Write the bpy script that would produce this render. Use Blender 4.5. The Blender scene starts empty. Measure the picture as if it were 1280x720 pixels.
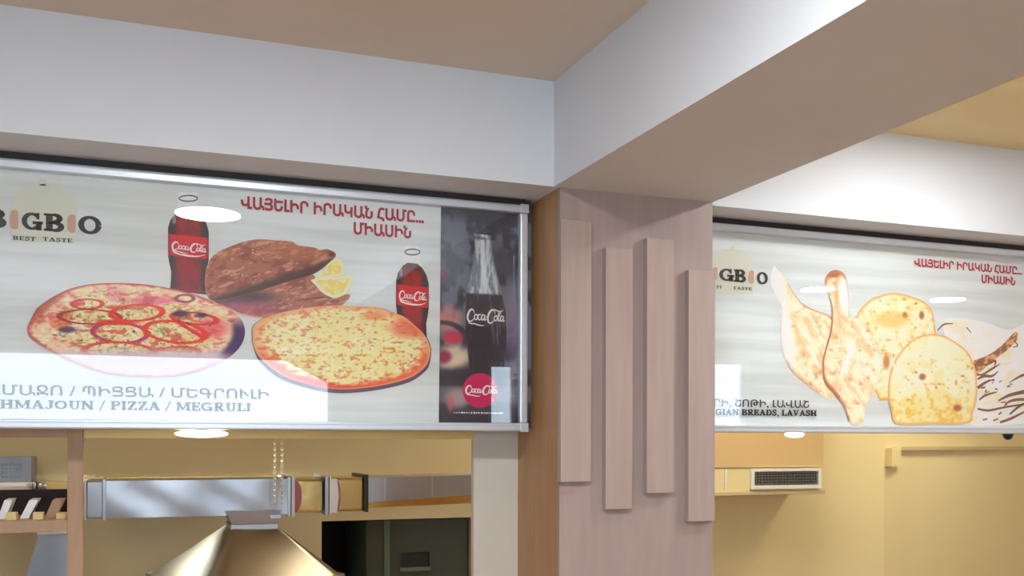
import bpy, bmesh, math, random
import numpy as np
from mathutils import Vector, Matrix

random.seed(4)
SC = bpy.context.scene
COL = SC.collection

# ------------------------------------------------------------------ camera
F_PX, YAW, PITCH, ROLL, CY = 1258.4, 0.3629, 0.0024, 0.002, 546.8
EYE = 1.95
_r = Vector((math.cos(YAW), -math.sin(YAW), 0))
_f = Vector((math.sin(YAW)*math.cos(PITCH), math.cos(YAW)*math.cos(PITCH), math.sin(PITCH)))
_u = _r.cross(_f)
R2 = _r*math.cos(ROLL) + _u*math.sin(ROLL)
U2 = -_r*math.sin(ROLL) + _u*math.cos(ROLL)
cam_d = bpy.data.cameras.new('camera')
cam = bpy.data.objects.new('camera', cam_d)
COL.objects.link(cam)
M3 = Matrix((R2, U2, -_f)).transposed()
cam.matrix_world = Matrix.Translation((0, 0, EYE)) @ M3.to_4x4()
cam_d.sensor_width = 36
cam_d.lens = F_PX*36/1280
cam_d.shift_y = (CY-360)/1280
cam_d.clip_start = 0.05
SC.camera = cam

def at(px, py, Y):
    """point of the vertical plane y = Y that the lens sees at this pixel"""
    d = _f*F_PX + R2*(px-640) - U2*(py-CY)
    k = Y/d.y
    return Vector((d.x*k, Y, EYE + d.z*k))

def at_x(px, py, X):
    d = _f*F_PX + R2*(px-640) - U2*(py-CY)
    k = X/d.x
    return Vector((X, d.y*k, EYE + d.z*k))

# ------------------------------------------------------------------ world, exposure
SKY = 8.0
w = bpy.data.worlds.new('world'); SC.world = w; w.use_nodes = True
bg = w.node_tree.nodes['Background']
bg.inputs[0].default_value = (0.72, 0.86, 1.0, 1)
bg.inputs[1].default_value = SKY
SC.view_settings.view_transform = 'Standard'
SC.view_settings.look = 'None'
SC.view_settings.gamma = 1
SC.view_settings.use_curve_mapping = False
SC.view_settings.exposure = 0.22

LAMP_E = 190.0        # round ceiling lights
KITCHEN_W = 60.0     # kitchen ceiling panels, watts
Z_BEAM, Z_CEIL = EYE+0.876, EYE+1.239
X_L, X_R = 1.3685, 2.003          # the beam that runs towards the camera
Y_FACE, Y_FACE_R = 3.2, 3.244
Y_SIGN = 3.41                      # front glass of both signs
XMIN, XMAX, YMIN, YBACK = -3.2, 8.0, -3.6, 5.6

# ------------------------------------------------------------------ helpers
def lin(c):
    c = np.asarray(c, float)/255.0
    return np.where(c <= 0.04045, c/12.92, ((c+0.055)/1.055)**2.4)

def L(*rgb):
    return tuple(float(x) for x in lin(rgb))

def mat(name, col, rough=0.6, metal=0.0, noise=None, bump=0.0, scale=8.0, stretch=(1, 1, 1), emit=None, spec=0.5, coat=0.0):
    m = bpy.data.materials.new(name); m.use_nodes = True
    nt = m.node_tree; b = nt.nodes['Principled BSDF']
    b.inputs['Base Color'].default_value = (*col, 1)
    b.inputs['Roughness'].default_value = rough
    b.inputs['Metallic'].default_value = metal
    b.inputs['Specular IOR Level'].default_value = spec
    b.inputs['Coat Weight'].default_value = coat
    if noise or bump:
        tc = nt.nodes.new('ShaderNodeTexCoord'); mp = nt.nodes.new('ShaderNodeMapping')
        mp.inputs['Scale'].default_value = stretch
        nt.links.new(tc.outputs['Object'], mp.inputs[0])
        n = nt.nodes.new('ShaderNodeTexNoise'); n.inputs['Scale'].default_value = scale
        n.inputs['Detail'].default_value = 6
        nt.links.new(mp.outputs[0], n.inputs['Vector'])
        if noise:
            cr = nt.nodes.new('ShaderNodeValToRGB')
            cr.color_ramp.elements[0].position = 0.3; cr.color_ramp.elements[0].color = (*noise, 1)
            cr.color_ramp.elements[1].position = 0.7; cr.color_ramp.elements[1].color = (*col, 1)
            nt.links.new(n.outputs[0], cr.inputs[0]); nt.links.new(cr.outputs[0], b.inputs['Base Color'])
        if bump:
            bp = nt.nodes.new('ShaderNodeBump'); bp.inputs['Strength'].default_value = bump
            bp.inputs['Distance'].default_value = 0.01
            nt.links.new(n.outputs[0], bp.inputs['Height']); nt.links.new(bp.outputs[0], b.inputs['Normal'])
    if emit:
        b.inputs['Emission Color'].default_value = (*emit[0], 1)
        b.inputs['Emission Strength'].default_value = emit[1]
    return m

M = {}
M['white_paint'] = mat('white_paint', (0.69, 0.735, 0.79), 0.7, noise=(0.67, 0.715, 0.775), scale=3, bump=0.03)
M['dim_wall'] = mat('beige_wall', (0.50, 0.45, 0.40), 0.7, noise=(0.47, 0.42, 0.37), scale=3)
M['cream_paint'] = mat('cream_paint', (0.74, 0.66, 0.57), 0.7, noise=(0.71, 0.63, 0.54), scale=2)
M['ceiling_yellow'] = mat('ceiling_yellow', (0.84, 0.72, 0.42), 0.7, noise=(0.80, 0.68, 0.39), scale=2)
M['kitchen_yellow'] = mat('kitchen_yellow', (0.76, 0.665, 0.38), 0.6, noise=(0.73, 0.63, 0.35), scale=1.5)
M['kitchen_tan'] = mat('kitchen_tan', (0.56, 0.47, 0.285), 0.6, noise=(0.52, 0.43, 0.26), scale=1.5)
M['warm_lit_laminate'] = mat('laminate_kitchen_glow', (0.44, 0.25, 0.115), 0.42, noise=(0.38, 0.21, 0.09), scale=5, stretch=(6, 6, 0.6))  # column's own laminate with the warm kitchen light put into its colour
M['floor'] = mat('floor_wood', (0.40, 0.235, 0.12), 0.5, noise=(0.33, 0.19, 0.09), scale=4, stretch=(1, 8, 1))
M['laminate'] = mat('laminate', (0.385, 0.30, 0.28), 0.42, noise=(0.34, 0.265, 0.25), scale=5, stretch=(6, 6, 0.6), bump=0.02)
M['slat'] = mat('slat_laminate', (0.42, 0.33, 0.30), 0.42, noise=(0.375, 0.29, 0.265), scale=6, stretch=(7, 7, 0.5), bump=0.02)
M['wood'] = mat('brown_wood', (0.42, 0.27, 0.17), 0.5, noise=(0.36, 0.22, 0.13), scale=6, stretch=(5, 5, 0.7))
M['rail_yellow'] = mat('rail_yellow', (0.75, 0.56, 0.25), 0.4, noise=(0.68, 0.50, 0.2), scale=5)
M['aluminium'] = mat('aluminium', (0.66, 0.70, 0.76), 0.38, 0.55, noise=(0.60, 0.64, 0.70), scale=30, stretch=(0.1, 1, 1))
M['black'] = mat('black_plastic', (0.012, 0.010, 0.012), 0.45)
M['steel'] = mat('duct_steel', (0.50, 0.52, 0.56), 0.34, 1.0, noise=(0.40, 0.42, 0.46), scale=4, bump=0.12)
M['dull_steel'] = mat('dull_steel', (0.34, 0.36, 0.40), 0.5, 0.85, noise=(0.28, 0.30, 0.34), scale=4, bump=0.08)
M['hood_steel'] = mat('hood_steel', (0.42, 0.38, 0.30), 0.30, 1.0, noise=(0.52, 0.47, 0.38), scale=2, bump=0.05)
M['brass'] = mat('gold_duct', (0.80, 0.62, 0.28), 0.2, 1.0, noise=(0.7, 0.5, 0.2), scale=6, bump=0.3)
M['reflection_pink'] = mat('reflection_pink', (0.42, 0.12, 0.14), 0.4)
M['white_plastic'] = mat('white_plastic', (0.75, 0.76, 0.74), 0.4)
M['white_gloss'] = mat('white_gloss', (0.82, 0.84, 0.86), 0.25)
M['post'] = mat('post_paint', (0.62, 0.58, 0.52), 0.5, noise=(0.58, 0.55, 0.49), scale=3)
M['dark_glass'] = mat('dark_glass', (0.045, 0.06, 0.05), 0.15, spec=0.7)
M['dark_rim'] = mat('dark_rim', (0.10, 0.14, 0.11), 0.3)
M['void'] = mat('dark_recess', (0.02, 0.010, 0.008), 0.7)
M['grille_dark'] = mat('grille_dark', (0.08, 0.08, 0.07), 0.6)
M['chain'] = mat('chain_metal', (0.72, 0.66, 0.42), 0.3, 0.8)
M['ink'] = mat('black_ink', (0.018, 0.020, 0.028), 0.6)
M['ink_grey'] = mat('dark_grey_ink', (0.06, 0.06, 0.07), 0.6)
M['ink_red'] = mat('red_ink', (0.42, 0.012, 0.035), 0.6)
M['ink_white'] = mat('white_ink', (0.86, 0.86, 0.86), 0.6)
M['ink_tan'] = mat('tan_ink', (0.60, 0.36, 0.28), 0.6)
M['ink_pale'] = mat('pale_ink', (0.66, 0.72, 0.60), 0.6, noise=(0.70, 0.74, 0.64), scale=3)
M['ink_magenta'] = mat('magenta_ink', (0.62, 0.0, 0.10), 0.6)
M['ink_crimson'] = mat('crimson_ink', (0.45, 0.01, 0.02), 0.6)
M['ink_slate'] = mat('slate_ink', (0.10, 0.10, 0.14), 0.6)
M['lamp'] = mat('lamp_white', (0.9, 0.9, 0.9), 0.5, emit=((1.0, 0.985, 0.965), LAMP_E))
M['glint'] = mat('glint_spot', (0.9, 0.9, 0.9), 0.5, emit=((1.0, 0.97, 0.9), 3.0))
M['kitchen_lamp'] = mat('kitchen_lamp', (0.9, 0.9, 0.9), 0.5, emit=((1.0, 0.88, 0.68), 9.5))
M['kitchen_lamp_bright'] = mat('kitchen_lamp_bright', (0.9, 0.9, 0.9), 0.5, emit=((1.0, 0.90, 0.68), 23.0))

def pane_mat(name):
    m = bpy.data.materials.new(name); m.use_nodes = True
    nt = m.node_tree; nt.nodes.clear()
    o = nt.nodes.new('ShaderNodeOutputMaterial'); mx = nt.nodes.new('ShaderNodeMixShader')
    t = nt.nodes.new('ShaderNodeBsdfTransparent'); g = nt.nodes.new('ShaderNodeBsdfGlossy')
    t.inputs[0].default_value = (0.99, 0.99, 0.99, 1)
    g.inputs['Roughness'].default_value = 0.0
    lw = nt.nodes.new('ShaderNodeLayerWeight'); lw.inputs['Blend'].default_value = 0.5
    pw = nt.nodes.new('ShaderNodeMath'); pw.operation = 'POWER'; pw.inputs[1].default_value = 5
    fr = nt.nodes.new('ShaderNodeMath'); fr.operation = 'MULTIPLY_ADD'; fr.inputs[1].default_value = 0.957; fr.inputs[2].default_value = 0.043
    nt.links.new(lw.outputs['Facing'], pw.inputs[0]); nt.links.new(pw.outputs[0], fr.inputs[0])
    nt.links.new(fr.outputs[0], mx.inputs[0]); nt.links.new(t.outputs[0], mx.inputs[1])
    nt.links.new(g.outputs[0], mx.inputs[2]); nt.links.new(mx.outputs[0], o.inputs[0])
    return m
M['pane'] = pane_mat('clear_pane')

def poster_mat():
    m = bpy.data.materials.new('poster_white_wood'); m.use_nodes = True
    nt = m.node_tree; b = nt.nodes['Principled BSDF']; b.inputs['Roughness'].default_value = 0.6
    tc = nt.nodes.new('ShaderNodeTexCoord')
    def nz(sc, st, det=5):
        mp = nt.nodes.new('ShaderNodeMapping'); mp.inputs['Scale'].default_value = st
        nt.links.new(tc.outputs['Object'], mp.inputs[0])
        n = nt.nodes.new('ShaderNodeTexNoise'); n.inputs['Scale'].default_value = sc; n.inputs['Detail'].default_value = det
        nt.links.new(mp.outputs[0], n.inputs['Vector']); return n
    a = nz(1.0, (1.2, 1, 26)); c = nz(2.2, (1, 1, 1.4), 2)
    r1 = nt.nodes.new('ShaderNodeValToRGB'); r1.color_ramp.elements[0].position = 0.35; r1.color_ramp.elements[1].position = 0.62
    r1.color_ramp.elements[0].color = (0.655, 0.71, 0.72, 1); r1.color_ramp.elements[1].color = (0.775, 0.84, 0.865, 1)
    r2 = nt.nodes.new('ShaderNodeValToRGB'); r2.color_ramp.elements[0].position = 0.35; r2.color_ramp.elements[1].position = 0.65
    r2.color_ramp.elements[0].color = (0.96, 0.95, 0.91, 1); r2.color_ramp.elements[1].color = (1.0, 1.02, 1.02, 1)
    nt.links.new(a.outputs[0], r1.inputs[0]); nt.links.new(c.outputs[0], r2.inputs[0])
    mx = nt.nodes.new('ShaderNodeMixRGB'); mx.blend_type = 'MULTIPLY'; mx.inputs[0].default_value = 1
    nt.links.new(r1.outputs[0], mx.inputs[1]); nt.links.new(r2.outputs[0], mx.inputs[2])
    nt.links.new(mx.outputs[0], b.inputs['Base Color'])
    return m
M['poster'] = poster_mat()

def picture_mat():
    m = bpy.data.materials.new('printed_picture'); m.use_nodes = True
    nt = m.node_tree; b = nt.nodes['Principled BSDF']; b.inputs['Roughness'].default_value = 0.6
    a = nt.nodes.new('ShaderNodeVertexColor'); a.layer_name = 'Col'
    nt.links.new(a.outputs[0], b.inputs['Base Color'])
    return m
M['picture'] = picture_mat()

def link(name, me, m, parent=None):
    o = bpy.data.objects.new(name, me); COL.objects.link(o)
    if m is not None:
        me.materials.append(m)
    if parent is not None:
        o.parent = parent
        o.matrix_parent_inverse = Matrix.Translation(-Vector(parent.location))
    return o

def obj(name, bm, m, parent=None, smooth=False):
    me = bpy.data.meshes.new(name)
    bmesh.ops.recalc_face_normals(bm, faces=bm.faces)
    bm.to_mesh(me); bm.free()
    if smooth:
        for p in me.polygons: p.use_smooth = True
    return link(name, me, m, parent)

def add_box(bm, a, b, bev=0.0):
    (x0, y0, z0), (x1, y1, z1) = a, b
    mtx = Matrix.Translation(((x0+x1)/2, (y0+y1)/2, (z0+z1)/2)) @ Matrix.Diagonal((abs(x1-x0), abs(y1-y0), abs(z1-z0), 1))
    g = bmesh.ops.create_cube(bm, size=1, matrix=mtx)
    if bev:
        es = list({e for v in g['verts'] for e in v.link_edges})
        bmesh.ops.bevel(bm, geom=es, offset=bev, segments=2, affect='EDGES', profile=0.6)

def box(name, a, b, m, parent=None, bev=0.0):
    bm = bmesh.new(); add_box(bm, a, b, bev); return obj(name, bm, m, parent)

def add_cyl(bm, c0, c1, r0, r1=None, n=20, caps=True):
    c0, c1 = Vector(c0), Vector(c1); r1 = r0 if r1 is None else r1
    d = c1-c0; q = Vector((0, 0, 1)).rotation_difference(d).to_matrix().to_4x4()
    bmesh.ops.create_cone(bm, cap_ends=caps, segments=n, radius1=r0, radius2=r1, depth=d.length,
                          matrix=Matrix.Translation((c0+c1)/2) @ q)

def add_prism(bm, pts, y0, y1):
    """closed outline pts (x, z) pulled from y0 to y1"""
    a = [bm.verts.new((x, y0, z)) for x, z in pts]; b = [bm.verts.new((x, y1, z)) for x, z in pts]
    bm.faces.new(a); bm.faces.new(b[::-1]); n = len(pts)
    for i in range(n):
        bm.faces.new((a[i], b[i], b[(i+1) % n], a[(i+1) % n]))

def empty(name, loc, label, cat, group=None):
    o = bpy.data.objects.new(name, None); COL.objects.link(o); o.location = loc
    o.empty_display_size = 0.05
    o['label'] = label; o['category'] = cat
    if group: o['group'] = group
    return o

def tag(o, label, cat, group=None, kind=None):
    o['label'] = label; o['category'] = cat
    if group: o['group'] = group
    if kind: o['kind'] = kind
    return o

def struct(o, label=None):
    o['kind'] = 'structure'
    if label: o['label'] = label
    return o

# ------------------------------------------------------------------ room shell
struct(box('floor', (XMIN-.2, YMIN-.2, -0.1), (XMAX+.2, 8.4, 0), M['floor']), 'brown wood floor')
struct(box('ceiling', (XMIN-.2, YMIN-.2, Z_CEIL), (X_L+.3, YBACK+.4, Z_CEIL+.15), M['cream_paint']), 'white ceiling of the left bay, warm bounced light toned into its paint')  # white ceiling; warm floor bounce is tinted into its paint
struct(box('ceiling', (X_L+.3, YMIN-.2, Z_CEIL), (XMAX+.2, 8.4, Z_CEIL+.15), M['ceiling_yellow']), 'yellow painted ceiling right of the long beam')

def wall_with_holes(name, axis, pos, thick, lo, hi, holes, m):
    """wall along x (axis 'x') or y; holes = [(a0, a1, z0, z1)] sorted"""
    bm = bmesh.new()
    def bx(a0, a1, z0, z1):
        if a1-a0 < 1e-4 or z1-z0 < 1e-4: return
        if axis == 'x': add_box(bm, (a0, pos, z0), (a1, pos+thick, z1))
        else: add_box(bm, (pos, a0, z0), (pos+thick, a1, z1))
    cur = lo
    for a0, a1, z0, z1 in sorted(holes):
        bx(cur, a0, 0, Z_CEIL); bx(a0, a1, 0, z0); bx(a0, a1, z1, Z_CEIL); cur = a1
    bx(cur, hi, 0, Z_CEIL)
    return struct(obj(name, bm, m))

win_back = [(-1.9, 1.98, 1.85, EYE+0.86), (3.68, 4.02, 1.85, EYE+0.86), (6.2, 7.02, 1.85, EYE+0.97)]
win_left_added = [(-2.8, -0.4, 0.8, 2.3)]  # unseen window, added to light the long beam's left face
wall_with_holes('wall_back', 'x', YMIN-.15, .15, XMIN-.2, XMAX+.2, win_back, M['dim_wall'])['label'] = 'white wall behind the camera with windows'
wall_with_holes('wall_left', 'y', XMIN-.15, .15, YMIN, YBACK+.3, win_left_added, M['dim_wall'])['label'] = 'white left wall with an unseen window added to light the long beam'
struct(box('wall_right', (XMAX, YMIN, 0), (XMAX+.15, 8.4, Z_CEIL), M['cream_paint']), 'cream wall at the right end')

nwin = 0
def window(axis, pos, hole, mull):
    global nwin
    nwin += 1
    a0, a1, z0, z1 = hole; t = 0.05
    e = bpy.data.objects.new('window_%d' % nwin, None); COL.objects.link(e)
    e.location = ((a0+a1)/2, pos, z0) if axis == 'x' else (pos, (a0+a1)/2, z0)
    struct(e, 'window with a white frame')
    def P(a, b, z, d): return (a, pos+d, z) if axis == 'x' else (pos+d, a, z)
    bm = bmesh.new()
    def bx(b0, b1, y0, y1):
        p = (b0, pos-.03, y0) if axis == 'x' else (pos-.03, b0, y0)
        q = (b1, pos+.03, y1) if axis == 'x' else (pos+.03, b1, y1)
        add_box(bm, p, q)
    bx(a0, a1, z0, z0+t); bx(a0, a1, z1-t, z1); bx(a0, a0+t, z0+t, z1-t); bx(a1-t, a1, z0+t, z1-t)
    for k in mull: bx(k-.02, k+.02, z0+t, z1-t)
    obj('window_frame', bm, M['white_plastic'], e)
    if axis == 'x':
        box('pane', (a0+t, pos-.004, z0+t), (a1-t, pos, z1-t), M['pane'], e)
    else:
        box('pane', (pos-.004, a0+t, z0+t), (pos, a1-t, z1-t), M['pane'], e)
    ld = bpy.data.lights.new('window_portal', 'AREA'); ld.shape = 'RECTANGLE'
    ld.size = a1-a0; ld.size_y = z1-z0; ld.cycles.is_portal = True
    lo = bpy.data.objects.new('window_portal', ld); COL.objects.link(lo)
    if axis == 'x':
        lo.location = ((a0+a1)/2, pos-.1, (z0+z1)/2); lo.rotation_euler = (math.pi/2, 0, math.pi)
        lo.rotation_euler = (-math.pi/2, 0, 0)     # shines towards +y
        lo.rotation_euler = (math.pi/2, 0, math.pi)
    else:
        lo.location = (pos-.1, (a0+a1)/2, (z0+z1)/2); lo.rotation_euler = (math.pi/2, 0, -math.pi/2)
for h in win_back: window('x', YMIN-.08, h, [])
window('y', XMIN-.08, win_left_added[0], [-1.6])

bm = bmesh.new(); add_prism(bm, [(1.38, EYE+.95), (2.2, EYE+.95), (2.2, EYE+.53)], YMIN-.65, YMIN-.6)  # unseen panel, added outside to cut the window's reflected corner
struct(obj('reflection_blocker', bm, mat('blocker_grey', (.12, .12, .13), .8)), 'slanting dark panel outside the window behind the camera, added to cut its reflection')

# kitchen walls: back wall in two stretches, the right one turned away
pc = at(1105, 600, YBACK)
PX0 = at(402, 700, YBACK).x; PX1 = at(597, 700, YBACK).x; PZ1 = at(500, 649, YBACK).z
bm = bmesh.new()
add_box(bm, (XMIN, YBACK, 0), (PX0, YBACK+.15, Z_CEIL)); add_box(bm, (PX1, YBACK, 0), (2.95, YBACK+.15, Z_CEIL))
add_box(bm, (PX0, YBACK, PZ1), (PX1, YBACK+.15, Z_CEIL))
struct(obj('wall_kitchen', bm, M['kitchen_tan']), 'back wall of the kitchen behind the hood, shade put into its tan colour')  # same wall as the yellow stretch, its shade put into the tan
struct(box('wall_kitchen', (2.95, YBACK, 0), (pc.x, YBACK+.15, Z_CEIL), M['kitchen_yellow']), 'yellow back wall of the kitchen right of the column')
bm = bmesh.new()
add_prism(bm, [(0, 0), (4.2, 0), (4.2, Z_CEIL), (0, Z_CEIL)], 0, .15)
o = struct(obj('wall_kitchen', bm, M['kitchen_yellow']), 'yellow kitchen wall turned away at the right')
o.location = (pc.x, YBACK, 0); o.rotation_euler = (0, 0, math.radians(14))

# beams
struct(box('beam', (XMIN, Y_FACE, Z_BEAM), (X_L, 3.62, Z_CEIL), M['white_paint']), 'white dropped beam above the left menu sign')
struct(box('beam', (X_L, YMIN, Z_BEAM), (X_R, 3.62, Z_CEIL), M['white_paint']), 'white dropped beam running toward the camera over the column')
struct(box('beam', (X_R, Y_FACE_R, Z_BEAM), (XMAX, 3.62, Z_CEIL), M['white_paint']), 'white dropped beam above the right menu sign')

# ------------------------------------------------------------------ wooden column with slats
XC0, XC1 = 1.392, 2.003
col = empty('column', ((XC0+XC1)/2, 3.4, 0), 'pinkish wood-laminate column between the two menu signs', 'column')
box('front_panel', (XC0, Y_FACE+.001, 0), (XC1, Y_FACE+.02, Z_BEAM), M['laminate'], col)
box('side_panel', (XC0, Y_FACE+.02, 0), (XC0+.018, 3.60, Z_BEAM), M['warm_lit_laminate'], col)['label'] = 'side panel with warm kitchen light put into its colour'
box('side_panel', (XC1-.018, Y_FACE+.02, 0), (XC1, 3.60, Z_BEAM), M['laminate'], col)
box('core', (XC0+.018, Y_FACE+.02, 0), (XC1-.018, 3.60, Z_BEAM), M['wood'], col)
YS = Y_FACE-.026
for i, (x0, x1, t, b) in enumerate([(704.5, 739, 274, 602), (758.5, 790.5, 309, 636), (810, 842.5, 297, 616), (862, 893.5, 337, 651)]):
    p0, p1 = at(x0-(3 if i == 0 else 1), t, YS), at(x1, b, YS)
    box('slat', (p0.x, YS, p1.z), (p1.x, Y_FACE+.001, p0.z), M['slat'], col, bev=.0015)

# ------------------------------------------------------------------ sign printing kit
rng = np.random.RandomState(7)
_tab = rng.rand(256, 256)
def vnoise(x, y):
    xi = np.floor(x).astype(int); yi = np.floor(y).astype(int); fx = x-xi; fy = y-yi
    fx = fx*fx*(3-2*fx); fy = fy*fy*(3-2*fy)
    g = lambda a, b: _tab[a % 256, b % 256]
    return (g(xi, yi)*(1-fx)+g(xi+1, yi)*fx)*(1-fy)+(g(xi, yi+1)*(1-fx)+g(xi+1, yi+1)*fx)*fy
def fbm(x, y, n=4):
    s = 0; a = .5; t = 0
    for k in range(n):
        s = s+a*vnoise(x*2**k+17*k, y*2**k+31*k); t += a; a *= .55
    return s/t
def sst(a, b, x):
    t = np.clip((x-a)/(b-a), 0, 1); return t*t*(3-2*t)
def mixc(c, d, f):
    f = np.asarray(f)[..., None]; return c*(1-f)+np.asarray(d, float)*f
def plane_pts(px, py, Y):
    """pixel arrays -> points on the sign's plane"""
    d = (np.array(_f)*F_PX)[None]+np.array(R2)[None]*(px-640)[:, None]-np.array(U2)[None]*(py-CY)[:, None]
    k = Y/d[:, 1]
    return np.stack([d[:, 0]*k, np.full(len(px), Y), EYE+d[:, 2]*k], 1)
def closed_curve(pts, n):
    P = np.array(pts, float); m = len(P); out = []
    per = max(2, int(math.ceil(n/m)))
    for i in range(m):
        p0, p1, p2, p3 = P[i-1], P[i], P[(i+1) % m], P[(i+2) % m]
        for j in range(per):
            t = j/per
            out.append(.5*((2*p1)+(-p0+p2)*t+(2*p0-5*p1+4*p2-p3)*t*t+(-p0+3*p1-3*p2+p3)*t**3))
    return np.array(out)
PRINT_GAIN = 1.30
def grid_mesh(name, V, nr, nc, wrap, cols, parent, fan=False):
    """quads over an nr x nc lattice of points"""
    i = np.arange(nr-1)[:, None]; j = np.arange(nc if wrap else nc-1)[None]
    j2 = (j+1) % nc
    q = np.stack([i*nc+j, i*nc+j2, (i+1)*nc+j2, (i+1)*nc+j], -1).reshape(-1, 4)
    me = bpy.data.meshes.new(name)
    me.vertices.add(len(V)); me.vertices.foreach_set('co', V.astype(np.float32).ravel())
    me.loops.add(q.size); me.loops.foreach_set('vertex_index', q.astype(np.int32).ravel())
    me.polygons.add(len(q)); me.polygons.foreach_set('loop_start', np.arange(0, q.size, 4, dtype=np.int32))
    me.update()
    ca = me.color_attributes.new('Col', 'FLOAT_COLOR', 'POINT')
    c = np.clip(lin(np.clip(cols, 0, 255))*PRINT_GAIN, 0, .88)
    ca.data.foreach_set('color', np.concatenate([c, np.ones((len(c), 1))], 1).astype(np.float32).ravel())
    me.validate()
    return link(name, me, M['picture'], parent)
def blob(name, parent, Y, outline, fn, n=160, rings=40, smooth=True):
    """a printed picture cut to a closed outline, coloured point by point"""
    C = closed_curve(outline, n) if smooth else np.array(outline, float)
    c = C.mean(0); t = np.linspace(0.0, 1, rings)
    t[0] = 0.004
    P = c[None, None]+(C-c)[None]*t[:, None, None]
    T = np.repeat(t[:, None], len(C), 1)
    x, y, T = P[..., 0].ravel(), P[..., 1].ravel(), T.ravel()
    return grid_mesh(name, plane_pts(x, y, Y), rings, len(C), True, fn(x, y, T), parent)
def panel(name, parent, Y, quad, fn, nx, ny):
    a = np.linspace(0, 1, nx)[None]; b = np.linspace(0, 1, ny)[:, None]
    q = [np.array(p, float) for p in quad]   # tl tr br bl
    P = [(q[0][k]*(1-a)+q[1][k]*a)*(1-b)+(q[3][k]*(1-a)+q[2][k]*a)*b for k in (0, 1)]
    x, y = P[0].ravel(), P[1].ravel()
    return grid_mesh(name, plane_pts(x, y, Y), ny, nx, False, fn(x, y, np.zeros_like(x)), parent)
def ribbon_px(name, parent, Y, strokes, m):
    """strokes = [(points in px, widths)] drawn on the sign's plane"""
    bm = bmesh.new()
    for pts, wd in strokes:
        ribbon(bm, [(p[0], -p[1]) for p in pts], wd, lambda x, y: at(x, -y, Y))
    return obj(name, bm, m, parent)
def open_curve(pts, per=5):
    P = [np.array(p, float) for p in pts]
    if len(P) < 3: return P
    P = [2*P[0]-P[1]]+P+[2*P[-1]-P[-2]]; out = []
    for i in range(1, len(P)-2):
        for j in range(per):
            t = j/per; p0, p1, p2, p3 = P[i-1:i+3]
            out.append(.5*((2*p1)+(-p0+p2)*t+(2*p0-5*p1+4*p2-p3)*t*t+(-p0+3*p1-3*p2+p3)*t**3))
    out.append(P[-2]); return out
def ribbon(bm, pts, wd, f, smooth=True):
    C = open_curve(pts) if smooth else [np.array(p, float) for p in pts]
    n = len(C); ww = np.interp(np.linspace(0, 1, n), np.linspace(0, 1, len(wd)), wd) if hasattr(wd, '__len__') else [wd]*n
    A, B = [], []
    for i in range(n):
        d = C[min(i+1, n-1)]-C[max(i-1, 0)]; d = d/(np.linalg.norm(d)+1e-9); nn = np.array([-d[1], d[0]])*ww[i]/2
        a, b = C[i]+nn, C[i]-nn
        A.append(bm.verts.new(f(a[0], a[1]))); B.append(bm.verts.new(f(b[0], b[1])))
    for i in range(n-1):
        try: bm.faces.new((A[i], A[i+1], B[i+1], B[i]))
        except ValueError: pass

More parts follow.
